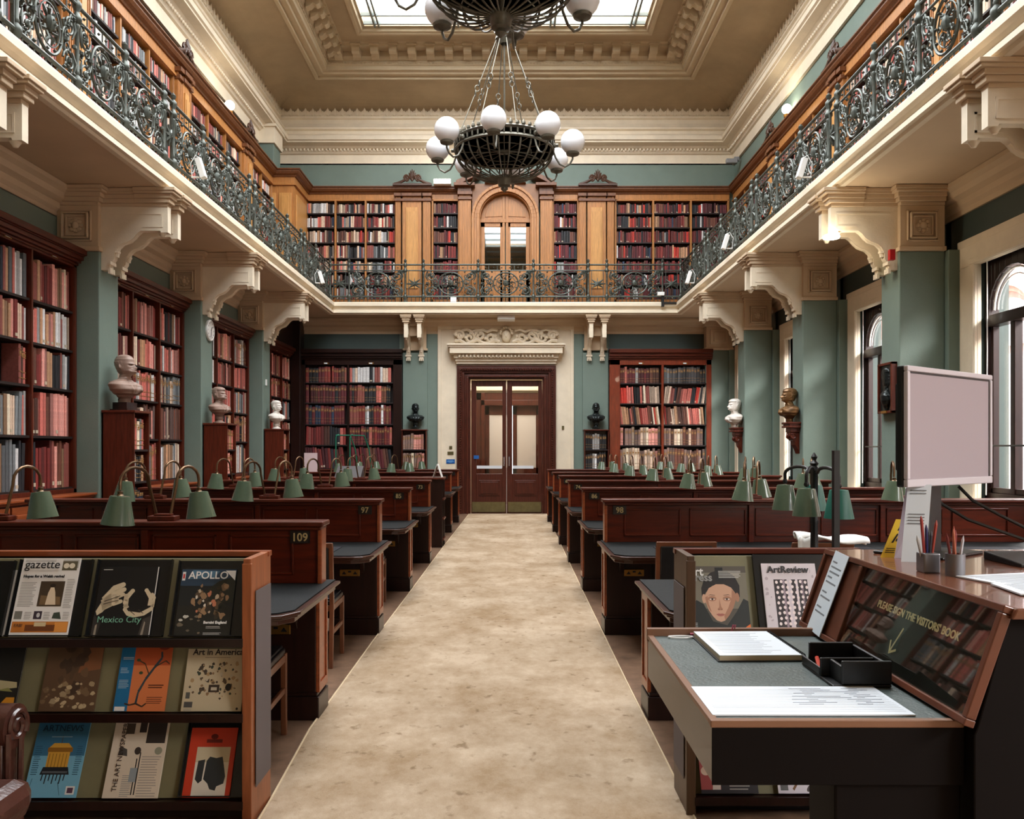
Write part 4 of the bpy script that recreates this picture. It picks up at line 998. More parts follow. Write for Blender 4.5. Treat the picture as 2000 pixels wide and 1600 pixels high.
m = MB().prism([(-1.2, 1.07), (-1.195, 1.07), (-1.128, 1.27), (-1.132, 1.275)], 'y', 13.0, 13.3).prism([(-1.06, 1.07), (-1.065, 1.07), (-1.132, 1.27), (-1.128, 1.275)], 'y', 13.0, 13.3)
t = obj('tent_card', m, WHITE); center_origin(t); tag(t, 'white folded card standing on end of the low dark bookshelf', 'card')
t = obj('sloping_reading_stand', MB().prism([(0, 0), (.3, 0), (.3, .17), (.28, .17)], 'x', -.2, .2), mat('dark_grey_stand', (64, 58, 58), .5))
center_origin(t); t.location = (-2.5, 13.1, 1.07); tag(t, 'grey sloping reading stand on low bookshelf beyond left desks', 'stand')

# ---------------------------------------------------------------- lamps on the screens
def lamp_proto():
    r = thing('desk_lamp', 'x', 'lamp')
    obj('lamp_base', MB().box(-.08, .08, -.04, .04, 0, .028).box(-.05, .05, -.025, .025, .028, .04), MAHO, r, world=False, bevel=.005)
    for s in (-1, 1):
        ox, oy = s*.13, (-.26 if s < 0 else .2)
        pts = [(s*.04, 0, .03), (s*.05, oy*.1, .12), (s*.06, oy*.18, .2)]
        for i in range(9):
            a = PI*i/8; u = .5-.5*math.cos(a); pts.append((s*(.06+.07*u), oy*(.2+.8*u), .225+.085*math.sin(a)))
        pts.append((ox, oy, .19))
        a_ = obj('arm', MB().tube(pts, .009, 8).ball((ox, oy, .17), .016, 8).lathe([(.006, 0), (.022, .008), (.01, .02), (.018, .03), (.004, .036)], (ox, oy, .15), 10), mat('brown_bronze_arm', (108, 84, 60), .35, metal=.75), r, world=False, smooth=True)
        sh = MB(); sh.M = Matrix.Translation((ox, oy, .155)) @ Matrix.Rotation(-s*.09, 4, 'Y')
        n = 28; pr = [(.012, .004), (.05, 0), (.053, -.006), (.086, -.15), (.088, -.155), (.084, -.152), (.05, -.008), (.012, -.004)]
        sh.lathe(pr, (0, 0, 0), n)
        obj('lamp_shade', sh, LGREEN, a_, world=False, smooth=True)
    return r
LP_ = lamp_proto(); nl = 0
def put_lamp(x, D, label, g):
    global nl
    if nl == 0: LP_.location = (x, D+.02, ST_); LP_['label'] = label; LP_['group'] = g
    else: dup(LP_, (x, D+.02, ST_), 0, label, g)
    nl += 1
rown = {4.85: 'desk 109', 7.0: 'desk 97', 9.1: 'desk 85', 11.3: 'desk 73', 15.4: 'second desk from the back', 17.5: 'furthest back desk'}
for D in LD:
    for x, w in ((-2.0, 'nearer the aisle'), (-2.95, 'nearer the wall')): put_lamp(x, D, 'green twin shade lamp on left %s, %s' % (rown[D], w), 'green twin lamps on the left desks')
rown = {7.0: 'desk 98', 9.1: 'desk 86', 11.3: 'desk 74', 13.4: 'desk 62', 15.4: 'second desk from the back', 17.5: 'furthest back desk'}
for D in RD:
    for x, w in ((2.0, 'nearer the aisle'), (3.2, 'nearer the windows')): put_lamp(x, D, 'green twin shade lamp on right %s, %s' % (rown[D], w), 'green twin lamps on the right desks')

# tall four-armed lamp and black post on the low right desk
r = thing('post_lamp', 'tall dark post lamp with green and teal shades behind right magazine rack', 'lamp', (1.87, 5.2, DZ))
obj('post', MB().lathe([(.09, 0), (.09, .02), (.04, .04), (.024, .07), (.022, .3), (.026, .32), (.022, .34), (.022, .62), (.034, .635), (.03, .65), (.018, .665), (.028, .68), (.012, .7), (.02, .72), (.004, .745)], (1.87, 5.2, DZ), 16), BLACK, r, smooth=True)
for ox, oy, mt in ((-.09, -.12, LGREEN), (.035, -.3, LTEAL), (-.05, .4, LGREEN), (.12, .34, LTEAL)):
    pts = [(1.87, 5.2, 1.37)]
    for i in range(9):
        a = PI*i/8; u = .5-.5*math.cos(a); pts.append((1.87+ox*(.15+.85*u), 5.2+oy*(.15+.85*u), 1.36+.04*math.sin(a)-.02*u))
    pts.append((1.87+ox, 5.2+oy, 1.29))
    a_ = obj('arm', MB().tube(pts, .011, 8).ball((1.87+ox, 5.2+oy, 1.29), .018, 8), BLACK, r, smooth=True)
    obj('lamp_shade', MB().lathe([(.012, .004), (.05, 0), (.053, -.006), (.084, -.165), (.081, -.165), (.05, -.01), (.012, -.004)], (1.87+ox, 5.2+oy, 1.265), 28), mt, a_, smooth=True)
t = obj('black_post', MB().box(-.017, .017, -.017, .017, 0, .76).box(-.06, .06, -.06, .06, 0, .012), BLACK, bevel=.002); t.location = (1.81, 4.7, DZ); tag(t, 'plain square black post standing right of the tall dark lamp', 'post')

# ---------------------------------------------------------------- chairs
CW = mat('chair_wood', (120, 72, 46), .35, var=.3, scale=8, coat=.15)
def chair_proto():
    r = thing('reading_chair', 'x', 'chair')
    w = .21
    obj('seat', MB().box(-w+.01, w-.01, -.2, .2, .42, .455).box(-w+.02, w-.02, -.19, .19, .455, .47), LEATH, r, world=False, bevel=.014)
    obj('backrest', MB().prism([(-.215, .56), (-.195, .56), (-.235, .83), (-.255, .83)], 'x', -w+.03, w-.03), LEATH, r, world=False, bevel=.008)
    obj('top_rail', MB().prism([(-.22, .815), (-.245, .815), (-.262, .86), (-.235, .86)], 'x', -w, w), CW, r, world=False, bevel=.006)
    for s in (-1, 1):
        x0, x1 = sorted((s*w, s*(w-.03)))
        obj('leg', MB().prism([(-.25, 0), (-.225, 0), (-.185, .43), (-.22, .84), (-.25, .84), (-.215, .43)], 'x', x0, x1), CW, r, world=False, bevel=.004)
        obj('leg', MB().prism([(.2, 0), (.175, 0), (.165, .43), (.2, .43)], 'x', x0, x1), CW, r, world=False, bevel=.004)
        obj('side_rail', MB().box(x0+.004, x1-.004, -.21, .18, .385, .425).box(x0+.006, x1-.006, -.215, .18, .22, .25), CW, r, world=False, bevel=.003)
    obj('stretcher', MB().box(-w+.01, w-.01, -.215, -.195, .385, .425).box(-w+.01, w-.01, .172, .19, .39, .425), CW, r, world=False, bevel=.003)
    return r
CP_ = chair_proto(); nc = 0
def put_chair(x, y, rz, label):
    global nc
    if nc == 0: CP_.location = (x, y, 0); CP_.rotation_euler = (0, 0, rz); CP_['label'] = label; CP_['group'] = 'chairs at the reading desks'
    else: dup(CP_, (x, y, 0), rz, label, 'chairs at the reading desks')
    nc += 1
put_chair(-1.38, 4.25, .03, 'black leather chair at desk 109, partly behind the left magazine rack')
for D, n in ((7.0, '97'), (9.1, '85'), (11.3, '73')):
    put_chair(-1.43, D-.98, .02, 'black leather chair at desk %s, the one beside the aisle' % n)
put_chair(1.22, 6.1, 0, 'black leather chair at desk 98, the one beside the aisle')
put_chair(2.16, 6.05, -.05, 'black leather chair at desk 98 with a white garment over it')
m = MB()
m.grid(lambda u, v: (-.24+.5*u, -.235-.045*math.cos(v*PI*1.3)+.012*math.sin(9*u), .885+.035*math.sin(v*PI)+.018*math.sin(7*u+3*v)-.06*(u-.2)**2), 14, 10)
m.grid(lambda u, v: (-.24+.12*u, -.29+.02*math.sin(6*u), .9-.2*v+.01*math.sin(11*u)), 8, 8)
t = obj('folded_garment', m, WHITE, smooth=True); t.location = (2.2, 6.05, 0); s_m = t.modifiers.new('s', 'SOLIDIFY'); s_m.thickness = .012
tag(t, 'crumpled white garment draped over a chair back at desk 98', 'garment')

# ---------------------------------------------------------------- busts
def bust_mesh(beard=0, hair=.006, toga=False, bald=False, nu=72, nv=110, seed=1, pedestal_w=.07, side=1):
    keys = [(0, .062, .055, 0), (.05, .06, .055, 0), (.09, .10, .07, 0), (.12, .165, .115, -.02), (.17, .212, .135, -.02), (.225, .225, .13, -.008), (.262, .19, .105, .012), (.285, .12, .08, .016), (.305, .075, .066, .01), (.33, .06, .06, .004), (.352, .058, .064, -.004), (.37, .052, .078, -.022), (.385, .058, .094, -.024), (.41, .07, .102, -.02), (.45, .078, .108, -.01), (.50, .083, .114, .0), (.55, .082, .112, .006), (.59, .068, .092, .008), (.615, .04, .055, .008), (.625, .002, .003, .008)]
    def samp(z):
        for i in range(len(keys)-1):
            a, b = keys[i], keys[i+1]
            if z <= b[0]:
                t = (z-a[0])/(b[0]-a[0]); t = t*t*(3-2*t)
                return [a[k]+(b[k]-a[k])*t for k in (1, 2, 3)]
        return keys[-1][1:]
    g = lambda x, c, s: math.exp(-((x-c)/s)**2)
    def fn(u, v):
        z = .625*v; rx, ry, cy = samp(z)
        ph = 2*PI*u; ph = ph if ph < PI else ph-2*PI   # 0 = face front (-Y)
        p = 2.3 if z < .3 else 2.05
        c, s = math.cos(ph), math.sin(ph)
        k = (abs(s/rx)**p+abs(c/ry)**p)**(-1/p)
        d = 0
        if z > .34:
            d += .034*g(ph, 0, .13)*g(z, .444, .014)+.02*g(ph, 0, .1)*g(z, .468, .022)          # nose
            d += .011*g(z, .499, .009)*g(abs(ph), .28, .3)                                       # brow
            d -= .018*g(abs(ph), .34, .15)*g(z, .48, .011)                                     # eye sockets
            d += .005*g(abs(ph), .36, .09)*g(z, .479, .007)                                     # eyeballs
            d += .006*g(abs(ph), .55, .2)*g(z, .455, .016)                                      # cheekbones
            d += .01*g(ph, 0, .25)*(g(z, .424, .005)+g(z, .413, .005))-.008*g(ph, 0, .2)*g(z, .4185, .003)   # lips
            d += .013*g(ph, 0, .3)*g(z, .392, .011)                                             # chin
            d += .022*g(abs(ph), 1.66, .09)*g(z, .462, .022)-.01*g(abs(ph), 1.64, .04)*g(z, .466, .012)     # ears
            nz = mnoise.noise(Vector((s*4+seed, z*34, c*4+seed)))
            hm = max(0, min(1, (abs(ph)-1.15)/.35)) if z < .56 else 1
            if z < .375: hm = 0
            if bald: hm *= (1 if z < .53 else 0)
            d += hm*(hair+.005*nz)
            if beard:
                bm = g(z, .395, .035)*max(0, 1-abs(ph)/1.5); d += beard*bm*(1+.5*nz)
                d += .007*g(z, .43, .006)*g(ph, 0, .3)
        elif z > .08:
            v_ = (z-.1)/.2
            w_f = min(1, max(0, (z-.1)/.04))*min(1, max(0, (.3-z)/.04)); d += w_f*(.012*g(abs(ph), .25+.45*v_, .14)-.012*g(abs(ph), .06+.42*v_, .09))            # lapels
            if toga: d += .009*math.sin(z*50+ph*5*side)*g(ph, .4*side, .9)
            if z > .27: d += .01*g(abs(ph), .5, .5)*g(z, .315, .012)
            d += .004*mnoise.noise(Vector((s*3+seed, c*3, z*9)))
        k += d
        return (k*s, -k*c+cy, z)
    m = MB(); m.grid(fn, nu, nv, cu=True); return m
BMAT = {'brown': mat('brown_plaster', (150, 124, 110), .5, var=.25, scale=8), 'white': mat('white_marble', (226, 218, 208), .45, var=.12, scale=6), 'bronze': mat('dark_bust_bronze', (40, 46, 46), .3, metal=.6, var=.3, scale=8),
        'gilt': mat('worn_brown_bronze', (78, 62, 48), .35, metal=.5, var=.5, scale=4, c2=(138, 98, 52))}
def bust(label, loc, rz, mt, sc, socle=True, wood=False, **k):
    r = thing('portrait_bust', label, 'bust', loc); r.rotation_euler = (0, 0, rz); r.scale = (sc*1.14, sc*1.14, sc)
    h = .1 if socle else .0
    m = bust_mesh(**k)
    for i, v in enumerate(m.v): m.v[i] = (v[0], v[1], v[2]+h)
    obj('figure', m, BMAT[mt], r, smooth=True, world=False)
    if socle:
        m = MB().lathe([(.1, 0), (.1, .02), (.08, .03), (.055, .05), (.05, .075), (.068, .09), (.07, .105)], (0, 0, 0), 20) if not wood else MB().box(-.11, .11, -.11, .11, 0, .02).box(-.09, .09, -.09, .09, .02, .105)
        obj('socle', m, BMAT[mt] if not wood else MDARK, r, smooth=not wood, world=False)
    return r
bust('large brown bust of a bald bearded man on nearest narrow bookcase', (-4.6, 10.08, 1.96), 1.35, 'brown', .93, wood=True, beard=.02, bald=True, seed=2)
bust('brown bust of a bearded man with full hair, below round clock', (-4.6, 13.34, 1.91), 1.2, 'brown', .8, beard=.026, hair=.016, seed=5)
bust('small pale bust of a man on third narrow left bookcase', (-4.6, 16.6, 1.90), 1.15, 'white', .78, hair=.012, seed=8)
bust('dark bronze bust with narrow shoulders, left of the double doors', (-2.2, YB-.25, 1.99), .3, 'bronze', .8, hair=.004, bald=False, seed=3)
bust('dark bronze bust of a bearded man, right of the double doors', (1.98, YB-.25, 1.99), -.1, 'bronze', .82, beard=.018, bald=True, seed=4)
def wall_bracket(label, loc):
    r = thing('wall_bracket', label, 'bracket', loc, 'carved wooden bust brackets')
    m = MB().box(-.2, .0, -.17, .17, -.03, 0).box(-.18, 0, -.15, .15, -.06, -.03).box(-.2, 0, -.165, .165, -.09, -.06).box(-.15, 0, -.12, .12, -.16, -.09)
    m.prism([(0, -.16), (-.14, -.16), (-.15, -.22), (-.11, -.28), (-.08, -.3), (-.07, -.36), (-.03, -.42), (0, -.5)], 'y', -.1, .1)
    obj('console', m, MAHO, r, world=False, bevel=.006)
    m = MB()
    for s in (-1, 1): m.tube([(-.1-.04*math.cos(t*.5), s*.1, -.22-.04*math.sin(t*.5)) for t in range(12)], .014, 6)
    m.ball((-.15, 0, -.22), .03, 8, sz=1.6)
    obj('scroll_carving', m, MAHO, r, world=False, smooth=True)
wall_bracket('carved wooden bracket holding the dark bronze bust on right pillar', (XR-.001, 13.33, 1.93)); wall_bracket('carved wooden bracket holding the white bust on right pillar', (XR-.001, 16.59, 1.93))
bust('brown and gold bronze bust on a carved bracket, right pillar', (XR-.13, 13.33, 1.935), -1.45, 'gilt', .86, socle=False, hair=.012, toga=True, seed=6)
bust('white marble bust with wavy hair on a bracket, far right pillar', (XR-.13, 16.59, 1.935), -1.3, 'white', .9, socle=False, hair=.018, beard=.012, toga=True, seed=9)
# framed relief portrait
r = thing('relief_portrait', 'dark relief portrait in a wooden frame hung on a right pillar', 'relief', (XR-.001, 10.08, 2.23))
m = MB().box(-.07, 0, -.19, -.16, -.3, .3).box(-.07, 0, .16, .19, -.3, .3).box(-.07, 0, -.19, .19, .27, .3).box(-.07, 0, -.19, .19, -.3, -.27).box(-.02, 0, -.17, .17, -.28, .28)
obj('frame', m, MAHO, r, world=False, bevel=.004)
obj('plaque', MB().box(-.045, -.02, -.165, .165, -.275, .275), BMAT['bronze'], r, world=False)
m = bust_mesh(hair=.014, beard=.02, seed=11); M = Matrix.Translation((-.045, .0, -.29)) @ Matrix.Diagonal((.35, .75, .86, 1)) @ Matrix.Rotation(.35, 4, 'Z')
m.v = [tuple(M @ Vector(v)) for v in m.v]
obj('relief_figure', m, BMAT['bronze'], r, world=False, smooth=True)
obj('title_plate', MB().box(-.08, -.07, -.07, .07, -.3, -.27), BRASS, r, world=False)

# ---------------------------------------------------------------- small fittings
r = thing('wall_clock', 'round white wall clock on the second left pillar', 'clock', (XL, 13.42, 3.39))
m = MB().lathe([(.165, 0), (.17, .02), (.165, .035), (.15, .04), (.148, .03), (.001, .03)], (0, 0, 0), 36); o = obj('case', m, WHITE, r, world=False, smooth=True); o.rotation_euler = (0, PI/2, 0)
obj('hands', MB().tube([(.036, 0, 0), (.036, .05, .06)], .006, 6).tube([(.04, 0, 0), (.04, -.02, -.11)], .004, 6), BLACK, r, world=False)
m = MB()
for k in range(12): a = k*PI/6; m.box(.032, .034, .125*math.sin(a)-.005, .125*math.sin(a)+.005, .125*math.cos(a)-.012, .125*math.cos(a)+.012)
obj('hour_marks', m, BLACK, r, world=False)
def small(name, mb, mt, label, cat, **k):
    o = obj(name, mb, mt, **k); center_origin(o); tag(o, label, cat); return o
small('light_switch', MB().box(-1.43, -1.36, YB-.075, YB-.06, 1.51, 1.58).box(-1.41, -1.38, YB-.08, YB-.075, 1.53, 1.56), BRASSP, 'small brass single light switch left of the double doors', 'switch')
small('light_switch', MB().box(-1.47, -1.33, YB-.075, YB-.06, 1.38, 1.45).box(-1.45, -1.42, YB-.08, YB-.075, 1.4, 1.43).box(-1.38, -1.35, YB-.08, YB-.075, 1.4, 1.43), BRASSP, 'wide brass double light switch below the single one', 'switch')
s_ = small('fire_door_sign', MB().box(-1.5, -1.3, YB-.07, YB-.06, 1.17, 1.27), mat('sign_blue', (20, 88, 160), .4), 'small blue sign on cream wall left of the doors', 'sign')
obj('printed_lines', MB().box(-.07, .06, -.0065, -.0055, .062, .07).box(-.08, .08, -.0065, -.0055, .045, .053).box(-.04, .04, -.0065, -.0055, .026, .034), mat('pale_blue_print', (130, 180, 226), .5), s_, world=False)
small('notice', MB().box(-.86, -.74, YB-.035, YB-.03, 1.28, 1.36), MATS['sign_blue'], 'tiny blue notice on the left door glass', 'sign')
small('door_lock_keypad', MB().box(1.2, 1.25, YB-.08, YB-.06, 1.97, 2.05), BRASSP, 'tiny round fitting on cream wall right of the doors', 'fitting')
small('ceiling_unit', MB().box(-.3, .1, YB-.6, YB-.25, 4.46, 4.55), WHITE, 'white box fixed to the balcony underside above the doors', 'box', bevel=.01)
small('fire_alarm', MB().box(4.36, 4.42, 9.7, 9.76, 3.68, 3.8), mat('alarm_red', (170, 20, 24), .4), 'small red alarm box near top of the second right pillar', 'alarm')
small('wall_socket', MB().box(XL, XL+.012, 13.2, 13.3, 1.08, 1.16), mat('cream_plastic', (216, 200, 150), .4), 'small cream socket on the left pillar under the clock', 'socket')
small('wall_sensor', MB().box(XL, XL+.02, 16.5, 16.56, 2.75, 2.87), WHITE, 'small white sensor on the left pillar above the pale bust', 'sensor')
# rail spotlights
def spot(x, y, s, label):
    r = thing('gallery_spotlight', label, 'spotlight', (x, y, 4.93), 'white spotlights on the balcony railings')
    m = MB(); m.M = Matrix.Translation((s*.12, 0, .13)) @ Matrix.Rotation(-s*.3, 4, 'Y'); m.box(-.035, .035, -.045, .045, -.13, .13)
    obj('housing', m, WHITE, r, world=False, bevel=.006)
    obj('arm', MB().tube([(0, 0, .02), (s*.1, 0, .02)], .012, 6).tube([(0, .02, .02), (-s*.02, .02, .2), (s*.04, .02, .3), (s*.12, .02, .26)], .006, 6), WHITE, r, world=False, smooth=True)
spot(FL-.05, 10.7, 1, 'white tilted spotlight on left railing, nearer one'); spot(FL-.05, 17.5, 1, 'white tilted spotlight on left railing near the back corner')
spot(FR+.05, 10.7, -1, 'white tilted spotlight on right railing, nearest of three'); spot(FR+.05, 14.5, -1, 'white tilted spotlight on right railing, middle of three'); spot(FR+.05, 17.5, -1, 'white tilted spotlight on right railing, furthest of three')
WARM = mat('lit_lamp_glass', (255, 244, 220), .4, emit=14)
for nm, loc, lab in (('wall_lamp', (-5.12, 15.4, 7.72), 'glowing warm wall lamp on top of left gallery cornice'), ('wall_lamp', (5.12, 15.66, 7.76), 'glowing round wall lamp above the right gallery cornice')):
    r = thing(nm, lab, 'lamp', loc)
    obj('globe', MB().ball((0, 0, .05), .09, 16), WARM, r, world=False, smooth=True); obj('holder', MB().lathe([(.05, -.1), (.06, -.05), (.03, -.04)], (0, 0, 0), 12), BRASS, r, world=False)
    add_light('wall_lamp_light', 'POINT', (loc[0]*.97, loc[1]-.15, loc[2]+.05), 6, (1, .86, .66), radius=.1)
r = thing('uplight', 'bright white uplight box on back cornice left of the arch', 'lamp', (-1.57, YB-.3, 7.6))
obj('housing', MB().box(-.2, .2, -.1, .1, 0, .12), WHITE, r, world=False, bevel=.01); obj('lens', MB().box(-.18, .18, -.11, -.1, .02, .11), WARM, r, world=False)
add_light('uplight_light', 'POINT', (-1.57, YB-.55, 7.85), 5, (1, .93, .8), radius=.08)
r = thing('downlight', 'lit round lamp under the tip of second right balcony bracket', 'lamp', (3.77, 9.93, 4.02))
obj('lens', MB().lathe([(.09, -.04), (.1, -.02), (.08, 0)], (0, 0, 0), 20), WARM, r, world=False, smooth=True)
add_light('downlight_light', 'POINT', (3.72, 9.8, 3.93), 7, (1, .86, .62), radius=.08)
r = thing('security_camera', 'small white security camera on high right wall corner', 'camera', (5.1, 19.2, 8.05))
obj('body', MB().box(-.2, .05, -.06, .06, -.05, .05).box(-.02, .1, -.03, .03, .0, .1), GREYP, r, world=False, bevel=.01)
r = thing('projector', 'small black and white spotlight clamped on back balcony edge, right end', 'spotlight', (3.42, FB-.02, 4.83))
obj('head', MB().box(-.12, .03, -.1, .0, .12, .2), WHITE, r, world=False, bevel=.01); obj('clamp', MB().box(-.03, .03, -.06, .03, -.12, .12).box(.02, .35, -.05, -.02, -.06, -.02), BLACK, r, world=False)
small('white_block', MB().box(-1.35, -1.22, FB-.02, FB+.06, 4.825, 4.93), WHITE, 'small white block standing on back balcony ledge', 'block')

# green library steps
r = thing('library_steps', 'green tubular library steps before back left bookcase', 'steps', (-3.4, 18.2, 0))
GT = mat('steps_green', (24, 110, 84), .4)
m = MB()
for x in (-3.72, -3.42):
    m.tube([(x, 18.0, 0), (x, 18.0, 1.75), (x+.02, 18.0, 1.8), (x+.05, 18.03, 1.82)], .014, 8)
    m.tube([(x, 18.0, 1.8), (x+.25, 18.3, 1.8), (x+.34, 18.4, 1.5), (x+.5, 18.5, .0)], .014, 8)
m.tube([(-3.72, 18, 1.8), (-3.42, 18, 1.8)], .014, 8)
obj('handrails', m, GT, r, smooth=True)
for k in range(4): obj('tread', MB().box(-3.72+k*.06, -3.3+k*.06, 17.98+k*.08, 18.2+k*.08, .95-k*.24, 1.0-k*.24), GT, r, bevel=.005)
small('white_board', MB().box(-4.75, -4.45, 19.45, 19.49, .95, 1.42), mat('pinkish_board', (214, 190, 190), .6), 'pale upright board at left foot of back left bookcase', 'board')
# ================================================================ magazine racks
def rack(x0, x1, y0, y1, label, zb, lean, s):
    r = thing('magazine_rack', label, 'rack', ((x0+x1)/2, y1, 0))
    H = 1.067
    obj('top_board', MB().box(x0-.005, x1+.005, y1-.045, y1+.001, H-.022, H+.001), LIT_ORNG if s < 0 else MAHOH, r, bevel=.003)
    ends = (x1-.03, x1) if s < 0 else (x0, x0+.03)
    far = (x0, x0+.03) if s < 0 else (x1-.03, x1)
    for a, b in (ends, far):
        obj('side_panel', MB().box(a, b, y0, y1, 0, H-.001).box(a-.004, b+.004, y0-.004, y0+.012, .0, H-.02), mat('lit_orange_side', (160, 92, 54), .4, var=.35, scale=5, stretch=(7, 7, .7)) if s < 0 else mat('brown_side', (84, 60, 40), .45, var=.3, scale=5, stretch=(7, 7, .7)), r, bevel=.003)  # left rack's orange has the window light put into the colour
    fx = ends[1]+.0045 if s < 0 else ends[0]-.0045
    obj('side_mat', MB().box(min(fx, fx-.001*s), max(fx, fx+.002), y0+.05, y1-.02, .14, .93), mat('grey_felt', (106, 98, 98), .9), r)
    obj('back_panel', MB().box(x0+.03, x1-.03, y1-.02, y1, 0, H-.02), MDARK, r)
    OL = mat('olive_backing', (122, 116, 86), .6, var=.1, scale=6)
    for i, (z, zt, ln) in enumerate(zb):
        dy = (zt-z)*math.tan(ln)
        obj('slanted_back', MB().prism([(y0+.055, z-.005), (y0+.067, z-.005), (y0+.067+dy, zt), (y0+.055+dy, zt)], 'x', x0+.03, x1-.03), OL, r)
        obj('ledge', MB().box(x0+.03, x1-.03, y0-.002, y0+.09, z-.02, z-.008).box(x0+.03, x1-.03, y0-.006, y0+.002, z-.03, z+.004), MDARK if i else mat('dark_rail', (30, 20, 18), .3, coat=.3), r, bevel=.001)
        if i: obj('riser', MB().box(x0+.03, x1-.03, y0+.08, y0+.09, z-.02 if i < 2 else z-.09, z-.012), SHB, r)
    return r
LR = rack(-2.6, -1.03, 3.35, 3.63, 'dark magazine rack of three tiers at the left of the aisle', [(.745, 1.045, .36), (.447, .735, .36), (.10, .4, .45)], 0, -1)
RR = rack(.72, 1.52, 3.44, 3.72, 'brown magazine rack at the right behind the visitors desk', [(.745, 1.045, .36), (.447, .735, .36), (.08, .4, .45)], 0, 1)
_mc = {}
def C(r, g, b, ro=.45):
    k = (r, g, b)
    if k not in _mc: _mc[k] = mat('print_%d_%d_%d' % k, k, ro)
    return _mc[k]
def magazine(label, x, y, z, w, h, lean, base, shapes, texts, rz=0, holder=None, cat='magazine', thick=.005, name='magazine'):
    """shapes: (color, layer, polygon in 0..1 cover units)"""
    r = thing(name, label, cat, (x, y, z)); r.rotation_euler = (-lean, 0, rz)
    mats = [C(*base), C(228, 224, 216)]; idx = {}
    m = MB().box(0, w, 0, .0008, 0, h, 0).box(.001, w-.002, .0008, thick, .001, h-.001, 1).box(0, w, thick, thick+.0008, 0, h, 0)
    for col, layer, P in shapes:
        if col not in idx: idx[col] = len(mats); mats.append(C(*col))
        yy = -.0004*(layer+1)
        n = len(P); m.add([(p[0]*w, yy, p[1]*h) for p in P], [tuple(range(n))], idx[col])
    obj('cover', m, mats, r, world=False)
    for t in texts:
        s, u, v, size, col = t[:5]; k = dict(t[5]) if len(t) > 5 else {}
        rr = k.pop('rotz', None)
        o = text(s, size, C(*col), r, (u*w, -.0042, v*h), **k)
        if rr is not None: o.rotation_euler = (PI/2, -rr, 0)
    return r
rect = lambda x0, y0, x1, y1: [(x0, y0), (x1, y0), (x1, y1), (x0, y1)]
def oval(cx, cy, rx, ry, n=20, a=0): return [(cx+rx*math.cos(2*PI*i/n)*math.cos(a)-ry*math.sin(2*PI*i/n)*math.sin(a), cy+rx*math.cos(2*PI*i/n)*math.sin(a)+ry*math.sin(2*PI*i/n)*math.cos(a)) for i in range(n)]
def blobs(n, x0, y0, x1, y1, cols, rr, layer, seed, asp=1):
    g = random.Random(seed); o = []
    for i in range(n):
        cx, cy = g.uniform(x0, x1), g.uniform(y0, y1); q = g.uniform(*rr)
        o.append((g.choice(cols), layer+(i % 5)*.12, [(cx+q*g.uniform(.6, 1.2)*math.cos(2*PI*k/9), cy+q*asp*g.uniform(.6, 1.2)*math.sin(2*PI*k/9)) for k in range(9)]))
    return o
def lines(x0, y0, x1, y1, n, col, layer, seed=0, hgt=.35):
    g = random.Random(seed); st = (y1-y0)/n
    return [(col, layer, rect(x0, y0+i*st, x0+(x1-x0)*g.uniform(.75, 1), y0+i*st+st*hgt)) for i in range(n)]
def strokes(pts, wd, col, layer):
    o = []
    for (a, b), (c, d) in zip(pts, pts[1:]):
        l = math.hypot(c-a, d-b) or 1; nx, ny = -(d-b)/l*wd, (c-a)/l*wd
        o.append((col, layer, [(a+nx, b+ny), (a-nx, b-ny), (c-nx*.8, d-ny*.8), (c+nx*.8, d+ny*.8)]))
    return o
X = lambda px, D: (px-997)*D/1650
D1 = 3.375
def holder(x0, x1, y, z, h, lean, lab, nm='magazine_holder'):
    o = obj(nm, MB().box(x0, x1, 0, .006, 0, h).box(x0, x1, -.02, 0, 0, .004).box(x0, x0+.004, -.012, 0, 0, h).box(x1-.004, x1, -.012, 0, 0, h), mat('holder_black', (20, 22, 24), .25))
    o.location = (0, y, z); o.rotation_euler = (-lean, 0, 0); me = o.data; c = (x0+x1)/2; me.transform(Matrix.Translation((-c, 0, 0))); o.location.x = c
    tag(o, lab, 'holder', 'black magazine holders'); return o
WHT, BLK = (232, 230, 226), (22, 20, 22)
GRY, BRN = (150, 148, 146), (92, 62, 44)
ya = D1+.026
L1, L3 = .36, .45
for px0, px1, h, w_ in ((-60, 5, .31, 'far left edge'), (14, 160, .315, 'front of the white newspaper'), (170, 320, .315, 'behind the hands magazine'), (333, 478, .31, 'behind the battle painting magazine')):
    holder(X(px0, D1+.03), X(px1, D1+.03), ya-.006, .747, h, L1, 'black plastic holder %s, top tier of left rack' % w_.replace('front of', 'behind'))
